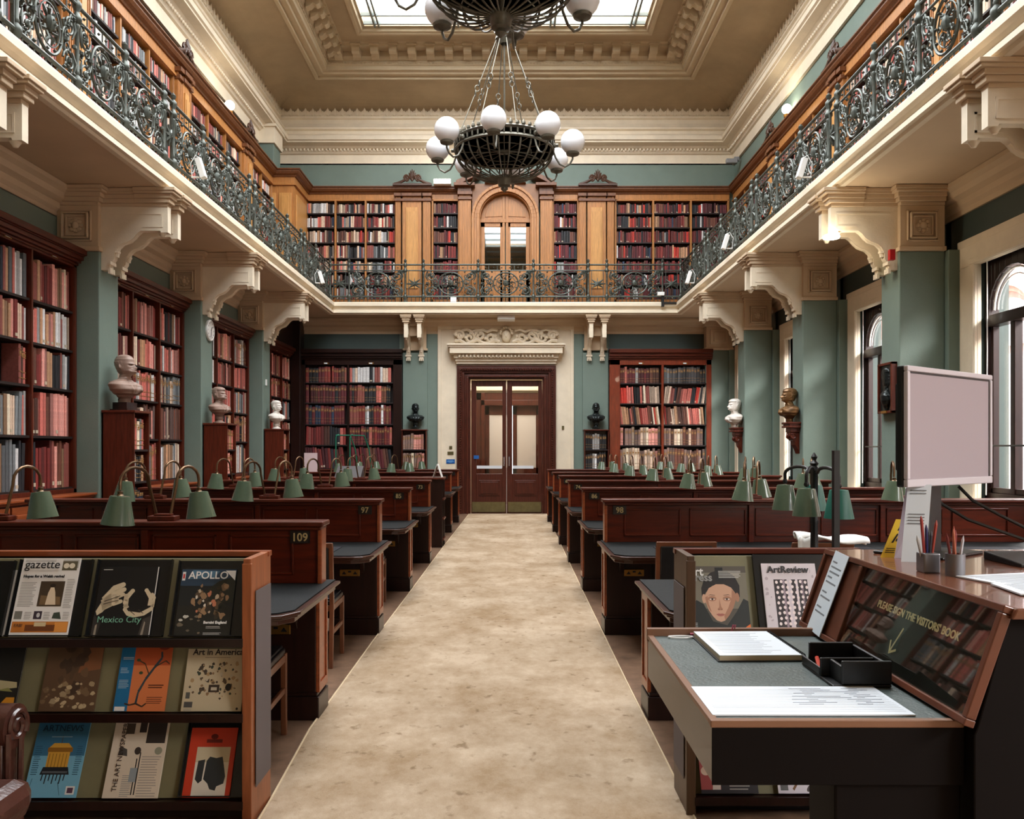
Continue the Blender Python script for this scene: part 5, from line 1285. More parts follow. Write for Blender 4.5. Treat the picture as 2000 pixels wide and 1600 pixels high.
# top tier
magazine('partly visible white magazine at far left edge of top tier', X(-90, D1), ya, .748, X(2, D1)-X(-90, D1), .27, L1, WHT, [((60, 60, 60), 0, rect(.1, .1, .9, .5))], [])
sh = [((216, 214, 210), 0, rect(.03, .83, .97, .84)), ((196, 120, 50), 0, rect(.02, .055, .98, .19)), ((226, 150, 70), .3, rect(.75, .06, .97, .18)), ((110, 60, 28), .3, rect(.25, .07, .76, .15)), ((210, 190, 150), .6, rect(.4, .13, .6, .18)),
      ((70, 56, 40), 0, rect(.38, .38, .8, .70)), ((120, 96, 66), .3, [(.42, .4), (.78, .4), (.76, .5), (.42, .52)]), ((226, 206, 176), .6, [(.52, .4), (.7, .4), (.66, .56), (.63, .62), (.57, .62), (.54, .55)]), ((40, 30, 24), .6, oval(.6, .645, .05, .02)),
      ((186, 186, 178), 0, rect(.7, .87, .98, .98)), ((96, 90, 70), .3, rect(.7, .84, .96, .96)), ((230, 222, 200), .6, oval(.77, .9, .05, .035)), ((230, 222, 200), .6, oval(.87, .9, .05, .035)),
      ((120, 120, 112), 0, rect(.03, .22, .16, .32)), ((60, 50, 60), 0, rect(.36, .22, .5, .32)), ((200, 200, 200), .3, oval(.44, .27, .03, .03)), ((60, 70, 60), 0, [(.68, .23), (.84, .22), (.8, .31), (.7, .3)])]
sh += lines(.04, .38, .33, .7, 16, GRY, 0, 1)+lines(.83, .36, .97, .74, 18, GRY, 0, 2)+lines(.2, .22, .33, .32, 5, GRY, 0, 3)+lines(.53, .22, .66, .32, 5, GRY, 0, 4)+lines(.86, .22, .97, .32, 5, GRY, 0, 5)+lines(.04, .955, .6, .985, 2, GRY, 0, 6)
magazine('white newspaper with a standing figure picture and orange strip, top tier', X(12, D1), ya-.0135, .748, .236, .322, L1, WHT, sh,
    [('gazette', .36, .865, .05, BLK), ('Hopes for a Welsh revival', .42, .745, .0158, BLK, dict(bold=.0006)), ('FAB!', .14, .12, .018, BRN)], cat='newspaper', name='newspaper')
SK = (206, 190, 160)
def finger(x0, y0, x1, y1, x2, y2, w): return strokes([(x0, y0), (x1, y1), (x2, y2)], w, SK, .3)+[(SK, .35, oval(x2, y2, w, w*.8, 10)), (SK, .35, oval(x1, y1, w, w*.8, 10))]
sh = [((50, 46, 44), 0, [(0, 0), (.1, 0), (.14, .2), (.02, .3), (0, .3)]), ((60, 56, 52), 0, [(.8, 0), (.98, 0), (.99, .3), (.85, .25)]), ((150, 140, 125), .3, [(.04, 0), (.08, 0), (.08, .18), (.05, .16)]), ((150, 140, 125), .3, [(.84, .02), (.88, 0), (.9, .2), (.88, .22)]),
      (SK, .3, [(.02, .36), (.1, .5), (.22, .58), (.36, .58), (.4, .5), (.3, .44), (.2, .42), (.14, .35), (.05, .3)]), (SK, .3, [(.5, .44), (.58, .36), (.78, .34), (.95, .42), (1, .5), (1, .38), (.86, .3), (.68, .27), (.56, .3), (.48, .38)])]
sh += finger(.12, .52, .26, .68, .42, .74, .045)+finger(.1, .48, .28, .62, .45, .67, .04)+finger(.1, .44, .28, .55, .44, .6, .038)+finger(.12, .4, .3, .47, .42, .5, .036)+finger(.52, .42, .52, .56, .6, .65, .04)+finger(.93, .44, .93, .56, .84, .66, .035)+finger(.98, .42, .99, .55, .95, .6, .03)+finger(.55, .4, .5, .48, .5, .58, .036)
for a, b in (((.14, .5), (.4, .58)), ((.13, .46), (.38, .52)), ((.58, .38), (.7, .31)), ((.75, .38), (.84, .33))): sh += strokes([a, b], .006, (70, 60, 50), .8)
magazine('black magazine with two pale hands and green title, middle of top tier', X(173, D1), ya-.0135, .748, .236, .285, L1, (16, 16, 18), sh+[(WHT, 0, rect(.985, .0, 1, 1)), (WHT, .3, rect(.04, .955, .2, .962))], [('Mexico City', .45, .2, .036, (120, 176, 150))])
sh = [((44, 64, 84), 0, rect(0, .75, 1, 1)), ((80, 116, 140), .2, [(.15, .85), (.6, .87), (.7, .97), (.2, .99)]), ((36, 38, 30), .3, [(.4, .62), (.7, .82), (1, .9), (1, .5), (.5, .5)]), ((34, 34, 30), .2, rect(0, .0, 1, .45))]
sh += blobs(46, .25, .3, .9, .75, [(86, 70, 52), (56, 48, 38), (120, 96, 70), (40, 40, 34), (150, 120, 90)], (.02, .07), .6, 4)+blobs(12, .3, .35, .7, .72, [(216, 206, 190), (196, 176, 150), (190, 120, 90)], (.015, .045), 1.2, 5)+blobs(9, .05, .05, .45, .35, [(200, 196, 186), (110, 100, 84)], (.02, .06), 1.1, 6, .5)
sh += [(WHT, 1.9, [(.8, .98), (.99, .98), (.99, .83)]), (WHT, 1.9, rect(.02, .83, .075, .96)), ((190, 60, 60), 2.2, rect(.03, .86, .065, .93))]
sh += lines(.52, .03, .9, .07, 3, (190, 190, 186), 1.9, 4)+lines(.56, .125, .88, .165, 2, (200, 200, 196), 1.9, 4)
magazine('dark magazine with a battle painting and white title, right end of top tier', X(336, D1), ya-.0135, .748, .224, .275, L1, (28, 32, 34), sh, [('APOLLO', .5, .855, .043, WHT, dict(bold=.0004)), ('Bernini England', .72, .19, .015, WHT, dict(bold=.0006))])
# middle tier
zb = .449
magazine('dark partly hidden magazine at far left of middle tier', X(-80, D1), ya-.012, zb, X(23, D1)-X(-80, D1), .27, L1, (30, 30, 28), [((190, 180, 140), 0, [(.5, .3), (.97, .34), (.95, .42), (.6, .45)]), ((150, 150, 90), 0, [(.6, .3), (.9, .28), (.8, .34)]), ((220, 150, 40), .3, [(.7, .1), (.97, .03), (.96, .2), (.8, .2)])], [])
magazine('brown magazine with a misty painted figure, middle tier', X(70, D1), ya-.012, zb, .224, .3, L1, (96, 72, 52), [((130, 84, 54), 0, [(.6, .5), (1, .55), (1, .9), (.7, .9)])]+blobs(26, .3, .25, .75, .85, [(70, 52, 40), (86, 66, 48), (110, 84, 60)], (.04, .11), .2, 11)+blobs(46, .05, .04, .95, .36, [(170, 150, 118), (150, 128, 96), (120, 96, 70), (196, 176, 140)], (.02, .07), 1, 12, .6), [])
br = strokes([(.42, .1), (.44, .25), (.55, .42), (.7, .58), (.82, .7), (.8, .78)], .022, (50, 66, 76), .6)+strokes([(.6, .48), (.5, .62), (.38, .66)], .01, (70, 50, 34), .6)+strokes([(.7, .58), (.9, .66), (.98, .62)], .01, (70, 50, 34), .6)+strokes([(.42, .1), (.3, .08), (.2, .1)], .012, (60, 40, 30), .6)+strokes([(.42, .1), (.55, .06), (.62, .1)], .012, (60, 40, 30), .6)+[((60, 80, 50), .8, oval(.36, .67, .04, .02)), ((60, 80, 50), .8, oval(.44, .5, .04, .02)), ((130, 50, 34), .8, oval(.84, .84, .1, .035))]
sh = [((24, 110, 160), 0, rect(0, 0, .27, 1)), (WHT, .3, rect(.02, .005, .22, .06)), ((216, 124, 74), 0, rect(.27, 0, 1, 1)), ((186, 84, 44), .2, rect(.27, .6, 1, 1))]+br+lines(.03, .3, .24, .42, 6, (170, 200, 220), .6, 1)+lines(.03, .5, .2, .58, 4, (170, 200, 220), .6, 2)+lines(.05, .68, .26, .72, 2, (210, 220, 230), .6, 2)+lines(.62, .3, .96, .36, 2, (90, 40, 24), .9, 3, .5)+lines(.62, .1, .96, .2, 4, (90, 40, 24), .9, 3)
magazine('orange and blue magazine with a slender tree drawing, middle tier', X(217, D1), ya-.012, zb, .206, .3, L1, (206, 110, 64), sh, [])
sh = blobs(60, .1, .2, .9, .78, [(70, 60, 52), (110, 90, 70), (150, 120, 90), (60, 70, 60), (180, 150, 110)], (.012, .04), .2, 21)+blobs(40, .1, .3, .9, .75, [(200, 190, 170), (90, 76, 60)], (.01, .03), .9, 22)+[((60, 48, 40), 1.4, rect(.42, .3, .6, .42)), ((200, 190, 170), 1.7, rect(.46, .33, .56, .38)), (BLK, 1.4, oval(.75, .38, .05, .06)), ((80, 80, 80), .2, rect(.04, .06, .18, .15)), ((90, 90, 86), .2, rect(.05, .2, .12, .3)), (BLK, .4, oval(.93, .04, .02, .02))]
sh += lines(.04, .01, .18, .05, 2, GRY, .2)
magazine('cream magazine covered in many small brown drawings, middle tier', X(350, D1), ya-.012, zb, .241, .246, L1, (206, 192, 162), sh+lines(.3, .855, .75, .87, 1, (60, 50, 44), .2), [('Art in America', .52, .9, .034, (44, 32, 28), dict(bold=.0006))])
# bottom tier
zb = .102
cart = [((56, 110, 140), 0, rect(0, .55, 1, 1)), ((214, 160, 60), .6, rect(.3, .38, .72, .62)), ((150, 100, 30), .9, rect(.28, .6, .76, .66)), ((214, 160, 60), .6, [(.3, .66), (.74, .66), (.66, .72), (.38, .72)]), ((90, 66, 30), .9, strokes([(.52, .72), (.52, .82)], .006, BLK, 0)[0][2]), ((32, 34, 40), .8, [(.22, .3), (.78, .3), (.74, .4), (.26, .4)]), ((90, 96, 100), 1.1, rect(.26, .32, .74, .345))]
for k in range(6): cart.append(((150, 110, 40), 1.2, rect(.33+k*.065, .4, .345+k*.065, .58)))
for k in range(7): cart += strokes([(.28+k*.07, .3), (.27+k*.07, .22-.04*(k % 2))], .012, (40, 44, 50), .8)
cart += lines(.3, .8, .72, .83, 1, (150, 180, 190), .9)+[(WHT, .5, rect(.78, .04, .95, .15)), ((90, 60, 80), .8, rect(.81, .06, .92, .13))]+lines(.04, .3, .18, .7, 14, (40, 84, 110), .4, 3)+lines(.84, .3, .97, .7, 14, (40, 84, 110), .4, 4)+strokes([(.1, .25), (.06, .05)], .005, (60, 100, 120), .4)+strokes([(.6, .2), (.68, .03)], .005, (60, 100, 120), .4)
magazine('blue magazine with a golden carriage drawing, bottom tier', X(40, D1), ya-.012, zb, .212, .29, L3, (120, 180, 206), cart, [('ARTNEWS', .5, .88, .036, (24, 50, 70))])
sh = lines(.3, .02, .5, .3, 12, GRY, .2, 1)+lines(.6, .02, .95, .55, 16, (170, 160, 150), .2, 2)+[((52, 44, 40), .4, rect(.62, .7, .97, .97)), ((52, 44, 40), .4, rect(.47, .84, .6, .97)), ((80, 70, 60), .4, rect(.22, .82, .38, .96)), ((60, 50, 46), .4, oval(.5, .6, .06, .05)), ((150, 160, 166), .4, rect(.42, .2, .55, .38)), ((80, 76, 72), .4, [(.15, .55), (.32, .53), (.3, .62), (.16, .66)]), ((150, 150, 130), .4, oval(.88, .6, .07, .05))]
magazine('folded newspaper with a sideways title, bottom tier', X(196, D1), ya-.016, zb, .222, .3, L3, (222, 208, 188), sh+[(BLK, .3, rect(.5, .04, .52, .5)), (BLK, .3, rect(.55, .04, .57, .58))], [('THE ART NEWSPAPER', .24, .08, .027, (60, 44, 40), dict(align='LEFT', rotz=PI/2))], name='newspaper', cat='newspaper', thick=.008)
holder(X(350, D1+.03), X(478, D1+.03), ya-.006, zb, .29, L3, 'black plastic holder behind the red magazine, bottom tier of left rack')
hat = [((212, 200, 170), .3, rect(.18, .02, .9, .72)), ((232, 226, 214), .6, rect(.18, .02, .9, .5)), ((44, 50, 54), .9, [(.4, .28), (.42, .52), (.48, .58), (.62, .56), (.75, .58), (.8, .46), (.86, .3), (.84, .2), (.7, .16), (.68, .1), (.56, .12), (.5, .2), (.4, .26)]), ((44, 50, 54), .9, [(.24, .52), (.385, .54), (.37, .24), (.3, .2), (.22, .26)])]
magazine('red magazine with a dark hat shape on pale ground, bottom tier', X(352, D1), ya-.0135, zb, .19, .27, L3, (206, 62, 36), hat+[((110, 24, 16), .3, oval(.52, .87, .08, .04, 12)), ((110, 24, 16), .3, rect(.36, .78, .7, .83))], [])
# right rack
D2 = 3.465; yb2 = D2+.027
SKN, SKS, SKD = (204, 160, 132), (170, 122, 96), (132, 88, 68)
fc = [((84, 78, 68), 0, rect(0, 0, 1, 1)), ((120, 114, 98), .2, rect(0, .35, 1, .9)), ((34, 38, 36), .4, [(0, 0), (0, .34), (.1, .48), (.22, .42), (.36, .16), (.6, .1), (.78, .3), (.92, .5), (1, .46), (1, 0)]),
      ((30, 24, 22), .6, [(.2, .5), (.2, .66), (.26, .8), (.38, .9), (.52, .94), (.68, .92), (.8, .84), (.87, .7), (.86, .52), (.76, .6), (.66, .7), (.4, .7), (.28, .6)]), ((18, 18, 20), .9, rect(.46, .76, .6, .98)),
      (SKN, 1, [(.255, .55), (.26, .44), (.3, .33), (.36, .24), (.43, .17), (.5, .15), (.57, .17), (.65, .25), (.73, .36), (.78, .47), (.79, .58), (.72, .67), (.6, .72), (.46, .72), (.33, .66)]),
      (SKS, 1.2, [(.57, .17), (.65, .25), (.73, .36), (.78, .47), (.79, .58), (.73, .64), (.71, .5), (.64, .36), (.56, .24)]), (SKS, 1.2, [(.255, .52), (.27, .42), (.32, .32), (.35, .3), (.31, .42), (.3, .54)]), (SKN, 1, oval(.235, .5, .035, .07)), (SKS, 1, oval(.815, .52, .035, .07)),
      (SKS, 1.4, [(.5, .5), (.52, .38), (.545, .345), (.52, .325), (.475, .325), (.45, .34), (.485, .37)]), (SKD, 1.6, oval(.475, .335, .014, .008)), (SKD, 1.6, oval(.528, .335, .014, .008)),
      ((172, 104, 92), 1.5, [(.42, .262), (.47, .277), (.5, .272), (.53, .277), (.58, .262), (.54, .238), (.5, .232), (.46, .238)]), ((110, 56, 50), 1.8, [(.42, .262), (.5, .258), (.58, .262), (.5, .254)]),
      (SKS, 1.3, oval(.375, .5, .075, .04)), (SKS, 1.3, oval(.635, .5, .075, .04)), ((222, 208, 198), 1.6, oval(.375, .492, .046, .014)), ((222, 208, 198), 1.6, oval(.635, .492, .046, .014)), ((66, 48, 40), 1.8, oval(.378, .493, .019, .016)), ((66, 48, 40), 1.8, oval(.63, .493, .019, .016)),
      ((60, 42, 34), 1.7, [(.325, .494), (.35, .509), (.4, .508), (.428, .492), (.4, .502), (.35, .503)]), ((60, 42, 34), 1.7, [(.582, .492), (.61, .508), (.66, .509), (.688, .494), (.66, .503), (.61, .502)]),
      ((84, 58, 46), 1.5, [(.305, .545), (.35, .565), (.43, .553), (.43, .546), (.35, .555)]), ((84, 58, 46), 1.5, [(.575, .553), (.66, .566), (.71, .545), (.66, .556), (.575, .546)]),
      ((226, 110, 40), .8, [(.72, 0), (1, 0), (1, .12), (.9, .06)])]
fc += lines(.52, .82, .95, .94, 5, (216, 214, 206), 1.8, 3)+lines(.03, .06, .1, .15, 4, (200, 200, 196), 1.8, 3)
magazine('dark magazine with a portrait face, left slot of right rack', X(1355, D2), yb2-.0135, .748, .24, .275, L1, (26, 24, 24), fc, [('art', .13, .855, .05, (226, 226, 220), dict(bold=.0012)), ('press', .2, .77, .045, (150, 150, 146), dict(bold=.0012))])
holder(X(1482, D2+.03), X(1632, D2+.03), yb2-.006, .748, .325, L1, 'tall black plastic holder behind the dotted magazine')
st = [((36, 24, 28), .3, rect(.2, .06, .82, .76)), ((214, 200, 206), .6, rect(.44, .06, .52, .76)), ((150, 130, 140), .6, rect(.36, .06, .4, .76)), ((230, 214, 220), .6, rect(.6, .3, .64, .76)), ((120, 100, 110), .6, rect(.7, .06, .74, .76))]
for i in range(7):
    for j in range(9):
        st.append(((240, 224, 222), 1, oval(.25+i*.088+.02*(j % 2), .11+j*.076+.01*(i % 2), .026, .024, 10)))
magazine('pale magazine with white dots on dark stripes, right rack', X(1502, D2), yb2-.0135, .75, .228, .285, L1, (214, 204, 208), st+blobs(10, .02, .1, .14, .9, [(180, 166, 172)], (.01, .03), .2, 7)+blobs(8, .86, .1, .97, .9, [(180, 166, 172)], (.01, .03), .2, 8), [('ArtReview', .48, .86, .04, (26, 22, 26), dict(bold=.0008))])
magazine('magazine with pink and dark picture, lower left slot of right rack', X(1372, D2), yb2-.0135, .083, .235, .29, L3, (46, 42, 46), [((170, 80, 80), 0, rect(0, .05, .35, .6)), ((226, 214, 206), .3, [(.2, .05), (.34, .05), (.4, .5), (.3, .6)]), ((226, 200, 180), .3, oval(.1, .3, .08, .06))]+lines(.5, .05, .9, .3, 6, (180, 176, 170), .3, 3), [])
magazine('white magazine with autumn leaves drawing, lower right slot of right rack', X(1523, D2), yb2-.0135, .083, .21, .29, L3, (214, 206, 214), strokes([(.3, .05), (.5, .25), (.7, .5)], .02, (120, 80, 40), .4)+[((200, 150, 60), .6, oval(.5, .3, .12, .06, 12, .8)), ((150, 60, 50), .6, oval(.7, .2, .12, .05, 12, -.8)), ((180, 190, 80), .6, oval(.4, .45, .1, .05, 12, .3)), ((60, 40, 40), .6, oval(.65, .08, .1, .04, 12, .5))]+[((90, 90, 90), .4, rect(.05, .04, .2, .13))], [])

# ================================================================ visitors book desk and counter
r = thing('visitors_desk', 'high dark desk with leather top for the visitors book, right foreground', 'desk', (.6, 1.9, 0))
x0, x1, y0, y1 = .37, .83, 1.55, 2.275
RIM = mat('dark_rim_wood', (56, 38, 27), .35, var=.3, scale=6, stretch=(1, 1, 6), coat=.2)
obj('apron', MB().box(x0, x1, y0, y1, .888, .993), RIM, r, bevel=.002)
obj('leather_top', MB().box(x0+.012, x1-.001, y0+.012, y1-.012, .99, 1.0), mat('slate_leather', (84, 94, 92), .42, var=.3, scale=14, bump=.2, bscale=120), r)
obj('raised_rim', MB().box(x0-.003, x0+.013, y0+.012, y1-.012, .992, 1.003).box(x0-.0035, x1+.001, y0-.004, y0+.012, .99, 1.004).box(x0-.0035, x1+.001, y1-.012, y1+.004, .985, 1.02), mat('worn_rim_edge', (128, 92, 70), .4), r, bevel=.002)
obj('shaded_front', MB().box(x0-.001, x1+.001, y0-.0035, y0, .885, .9895), mat('near_black_and_shaded_wood', (14, 9, 8), .65, spec=.1), r, bevel=.001)  # front of the brown apron, its shade put into a near-black colour
obj('support_panel', MB().box(.597, x1, 1.555, 1.58, 0, .886), mat('near_black_and_shaded_wood', (14, 9, 8), .65, spec=.1), r, bevel=.004)
small('open_register', MB().box(.378, .758, 1.58, 1.768, 1.001, 1.004), PAPER, 'large open register sheet on the visitors desk near front', 'register')
m = MB(); g = random.Random(4)
for i in range(15):
    y = 1.6+i*.0105; m.box(.39, .75, y, y+.0006, 1.0041, 1.0043)
    if i > 3: m.box(.55+g.uniform(0, .05), .6+g.uniform(0, .1), y+.002, y+.0032, 1.0041, 1.0044, 1); m.box(.66+g.uniform(0, .04), .7+g.uniform(0, .04), y+.002, y+.0032, 1.0041, 1.0044, 1)
o = bpy.data.objects[bpy.data.objects.find('open_register')]
obj('ruled_entries', m, [mat('faint_line', (176, 184, 194), .8), mat('blue_grey_ink', (110, 116, 130), .8)], o)
nb = thing('spiral_notebook', 'thick spiral bound visitors notebook, open at the back of desk', 'notebook', (.59, 2.12, 1.0)); nb.rotation_euler = (0, 0, .02)
obj('cover', MB().box(-.105, .1, -.135, .135, .001, .003), BLACK, nb, world=False)
obj('page_block', MB().box(-.1, .095, -.13, .13, .003, .014), mat('page_edges', (190, 176, 150), .8), nb, world=False)
m = MB().box(-.1, .095, -.13, .13, .014, .0155)
for i in range(18): y = -.11+i*.0125; m.box(-.085, .02+g.uniform(0, .05), y, y+.0008, .0156, .0158, 1)
obj('top_page', m, [PAPER, MATS['blue_grey_ink']], nb, world=False)
m = MB()
for i in range(26): y = -.125+i*.01; m.tube([(.099+.007*math.cos(2*PI*k/10), y, .009+.009*math.sin(2*PI*k/10)) for k in range(10)], .001, 4, closed=True)
obj('spiral_wire', m, BLACK, nb, world=False)
pn = thing('tethered_pen', 'white cord loop with pen lying behind the spiral notebook', 'pen', (.5, 2.25, 1.0))
obj('cord', MB().tube([(.45+.032*math.cos(2*PI*k/24), 2.235+.012*math.sin(2*PI*k/24), 1.004) for k in range(24)], .0022, 6, closed=True), WHITE, pn, smooth=True)
obj('barrel', MB().tube([(.48, 2.258, 1.006), (.62, 2.262, 1.01)], .0035, 8).tube([(.592, 2.262, 1.01), (.596, 2.262, 1.03), (.602, 2.262, 1.03), (.6, 2.262, 1.02)], .002, 6), mat('pen_red', (170, 70, 90), .4), pn, smooth=True)
px = thing('pen_tray', 'black two part pen tray on visitors desk beside the glass sign', 'tray', (.72, 1.9, 1.0))
m = MB().box(.675, .8, 1.77, 1.96, 1.001, 1.006).box(.695, .8, 1.77, 1.778, 1.006, 1.056).box(.695, .703, 1.778, 1.84, 1.006, 1.044).box(.792, .8, 1.778, 1.96, 1.006, 1.048).box(.675, .792, 1.84, 1.846, 1.006, 1.046).box(.69, .792, 1.952, 1.96, 1.006, 1.054).box(.675, .68, 1.846, 1.96, 1.006, 1.024)
obj('body', m, BLACK, px, bevel=.003)
obj('pencil_stub', MB().tube([(.686, 1.87, 1.012), (.7, 1.93, 1.024)], .005, 7), mat('pencil_red', (190, 60, 40), .4), px)

ct = thing('enquiry_counter', 'polished mahogany enquiry counter with sloping glazed sign, right foreground', 'counter', (1.5, 1.95, 0))
CX, CZT = .905, 1.217
obj('body', MB().prism([(.834, 0), (.834, .985), (.84, 1.0), (.895, CZT-.02), (2.3, CZT-.02), (2.3, 0)], 'y', 1.52, 2.36), mat('near_black_and_shaded_wood', (14, 9, 8), .65, spec=.1), ct, bevel=.003)
obj('worktop', MB().prism([(.89, CZT-.02), (.9, CZT), (2.32, CZT), (2.32, CZT-.02)], 'y', 1.5, 2.39), mat('polished_brown_top', (112, 66, 46), .22, var=.25, scale=4, coat=.4), ct, bevel=.003)
U = Vector((0, -1, 0)); V = Vector((CX-.83, 0, CZT-1.0)).normalized(); N = U.cross(V)
PMx = Matrix((( U.x, V.x, N.x, .828), (U.y, V.y, N.y, 2.375), (U.z, V.z, N.z, 1.0), (0, 0, 0, 1)))
def on_board(mb): mb.M = PMx; return mb
L_ = .865; Hh = .228
m = on_board(MB()).box(0, L_, 0, .014, 0, .02).box(0, L_, Hh-.014, Hh, 0, .02).box(.0005, .016, .0145, Hh-.0145, .0005, .0195).box(L_-.016, L_-.0005, .0145, Hh-.0145, .0005, .0195).box(.0165, .2445, .0145, Hh-.0145, 0, .012).box(.245, .262, .0145, Hh-.0145, .0005, .0195)
obj('sign_frame', m, mat('sign_frame_wood', (104, 58, 40), .35, var=.35, scale=6, coat=.2), ct, bevel=.002)
obj('sign_backing', on_board(MB()).box(.262, L_-.016, .014, Hh-.014, .002, .006), mat('sign_black', (26, 30, 27), .25), ct)
obj('sign_glass', on_board(MB()).box(.262, L_-.016, .014, Hh-.014, .0135, .0145), glass('sign_glass', (.95, .95, .92), .13, .02), ct)
def board_text(s, size, mt, u, v, **k):
    o = text(s, size, mt, ct, (0, 0, 0), (0, 0, 0), **k)
    M = Matrix.Translation(-Vector(ct.location)) @ PMx @ Matrix.Translation((u, v, .0085)) @ Matrix.Diagonal((k.get('sx', 1), 1, 1, 1))
    o.matrix_basis = M; return o
SGN = mat('sign_gold', (206, 190, 140), .5)
board_text("PLEASE SIGN THE VISITORS' BOOK", .0235, SGN, .565, .135, bold=.0006)
ar = on_board(MB()); ar.M = PMx @ Matrix.Translation((.53, .1, .009)) @ Matrix.Rotation(-.42, 4, 'Z')
ar.box(-.0022, .0022, -.052, .014, 0, .001); ar.add([(-.021, -.034, .0005), (-.017, -.030, .0005), (0, -.049, .0005), (.017, -.030, .0005), (.021, -.034, .0005), (0, -.057, .0005)], [(0, 1, 2, 5), (5, 2, 3, 4)])
obj('arrow', ar, SGN, ct)
lf_ = thing('notice_card', 'tall white notice card resting on the sloping sign frame', 'card', (.86, 2.28, 1.0))
mm = MB(); mm.M = PMx @ Matrix.Rotation(-.06, 4, 'Z'); mm.box(.07, .165, .012, .236, .021, .023)
for i in range(11):
    if i in (5, 8): continue
    mm.box(.08, .11+.045*abs(math.sin(i*2.1)), .205-i*.014, .209-i*.014, .023, .0234, 1)
obj('card', mm, [mat('card_white', (214, 224, 232), .6), mat('grey_print', (120, 124, 128), .7)], lf_)

# things on the counter
mo = thing('monitor', 'flat grey screened monitor turned aside on the enquiry counter', 'monitor', (1.17, 2.25, CZT))
a = math.atan2(.29, .377); M = Matrix.Translation((.988, 2.1, 1.405)) @ Matrix.Rotation(a, 4, 'Z')
def mbm(): m = MB(); m.M = M; return m
Wm, Hm = .4756, .305
SIL = mat('silver_bezel', (196, 192, 198), .4)
obj('bezel', mbm().box(0, Wm, 0, .012, 0, .02).box(0, Wm, 0, .012, Hm-.014, Hm).box(0, .014, 0, .012, .02, Hm-.014).box(Wm-.014, Wm, 0, .012, .02, Hm-.014), SIL, mo, bevel=.003)
obj('screen', mbm().box(.014, Wm-.014, .004, .012, .02, Hm-.014), mat('grey_screen', (158, 148, 154), .5), mo)
obj('screen_edge', mbm().box(.014, Wm-.014, .0032, .004, Hm-.019, Hm-.014).box(Wm-.019, Wm-.014, .0032, .004, .02, Hm-.019), BLACK, mo)
obj('back_shell', mbm().box(-.001, Wm+.001, .012, .03, 0, Hm).box(.05, Wm-.05, .03, .06, .04, Hm-.04), BLACK, mo, bevel=.004)
obj('stand', mbm().box(.2, .27, .045, .07, -.185, .15).box(.12, .35, -.03, .16, -.188, -.18), BLACK, mo, bevel=.004)
cb = thing('monitor_cables', 'two black cables trailing down from the back of the monitor', 'cables', (1.3, 2.45, CZT))
def P3(px, py, D): return ((px-997)*D/1650, D, 1.5+(878-py)*D/1650)
for pts in (((1812, 948), (1840, 985), (1890, 1015), (1960, 1040), (2060, 1075), (2140, 1100)), ((1872, 950), (1900, 978), (1950, 1005), (2010, 1035), (2090, 1080), (2140, 1105))):
    obj('cable', MB().tube([P3(px, py, 2.38-.02*i) for i, (px, py) in enumerate(pts)], .0045, 8), BLACK, cb, smooth=True)
ts = thing('notice_stand', 'tall white folded notice standing left of the monitor base', 'notice', (1.02, 2.15, CZT))
def slab(a, b, c, d, t, m=0):   # thin slab from four corners, thickness away from the viewer
    mb = MB(); A = [Vector(p) for p in (a, b, c, d)]; n = (A[1]-A[0]).cross(A[3]-A[0]).normalized()*(-t)
    mb.add([tuple(p) for p in A]+[tuple(p+n) for p in A], [(0, 1, 2, 3), (7, 6, 5, 4), (0, 4, 5, 1), (3, 2, 6, 7), (0, 3, 7, 4), (1, 5, 6, 2)], m); return mb
q = [(.985, 2.13, CZT), (1.04, 2.115, CZT), (1.072, 2.15, 1.41), (1.018, 2.165, 1.41)]
obj('front_leaf', slab(*q, .002), mat('card_white', (214, 224, 232), .6), ts)
obj('back_leaf', slab((1.0, 2.2, CZT), (1.075, 2.19, CZT), (1.072, 2.154, 1.41), (1.018, 2.169, 1.41), .002), mat('lilac_white', (196, 188, 200), .6), ts)
m = MB(); A = [Vector(p) for p in q]; nn = (A[1]-A[0]).cross(A[3]-A[0]).normalized()*.0012
for v in (.93, .89, .62, .58, .54, .5):
    a0 = A[0].lerp(A[3], v)+nn; b0 = A[1].lerp(A[2], v)+nn; a1 = A[0].lerp(A[3], v-.014)+nn; b1 = A[1].lerp(A[2], v-.014)+nn
    m.poly([tuple(a1.lerp(b1, .12)), tuple(a1.lerp(b1, .8)), tuple(a0.lerp(b0, .8)), tuple(a0.lerp(b0, .12))])
obj('printed_lines', m, MATS['grey_print'], ts)
ys_ = thing('yellow_notice', 'small yellow card with black marks behind the white notice', 'card', (.985, 2.22, CZT))
q = [(.972, 2.22, CZT), (1.01, 2.205, CZT), (1.04, 2.23, 1.315), (1.022, 2.24, 1.315)]
obj('card', slab(*q, .0015), mat('card_yellow', (236, 196, 50), .6), ys_)
A = [Vector(p) for p in q]; nn = (A[1]-A[0]).cross(A[3]-A[0]).normalized()*.001; m = MB()
def pt(u, v): return tuple(A[0].lerp(A[1], u).lerp(A[3].lerp(A[2], u), v)+nn)
m.poly([pt(.35, .38), pt(.5, .38), pt(.75, .62), pt(.6, .62)]); m.poly([pt(.55, .7), pt(.7, .7), pt(.9, .9), pt(.75, .9)]); m.poly([pt(.62, .42), pt(.78, .42), pt(.8, .48), pt(.66, .5)])
for v in (.12, .17, .22): m.poly([pt(.15, v), pt(.75, v), pt(.75, v+.02), pt(.15, v+.02)])
obj('black_marks', m, BLACK, ys_)
pc = thing('pen_pot', 'grey pots holding pencils and pens on the counter edge', 'pot', (.98, 1.9, CZT))
obj('pot', MB().lathe([(.02, 0), (.021, .05), (.018, .05), (.017, .004), (.001, .003)], (.995, 1.89, CZT), 18), mat('dull_silver', (130, 130, 134), .35, metal=.6), pc, smooth=True)
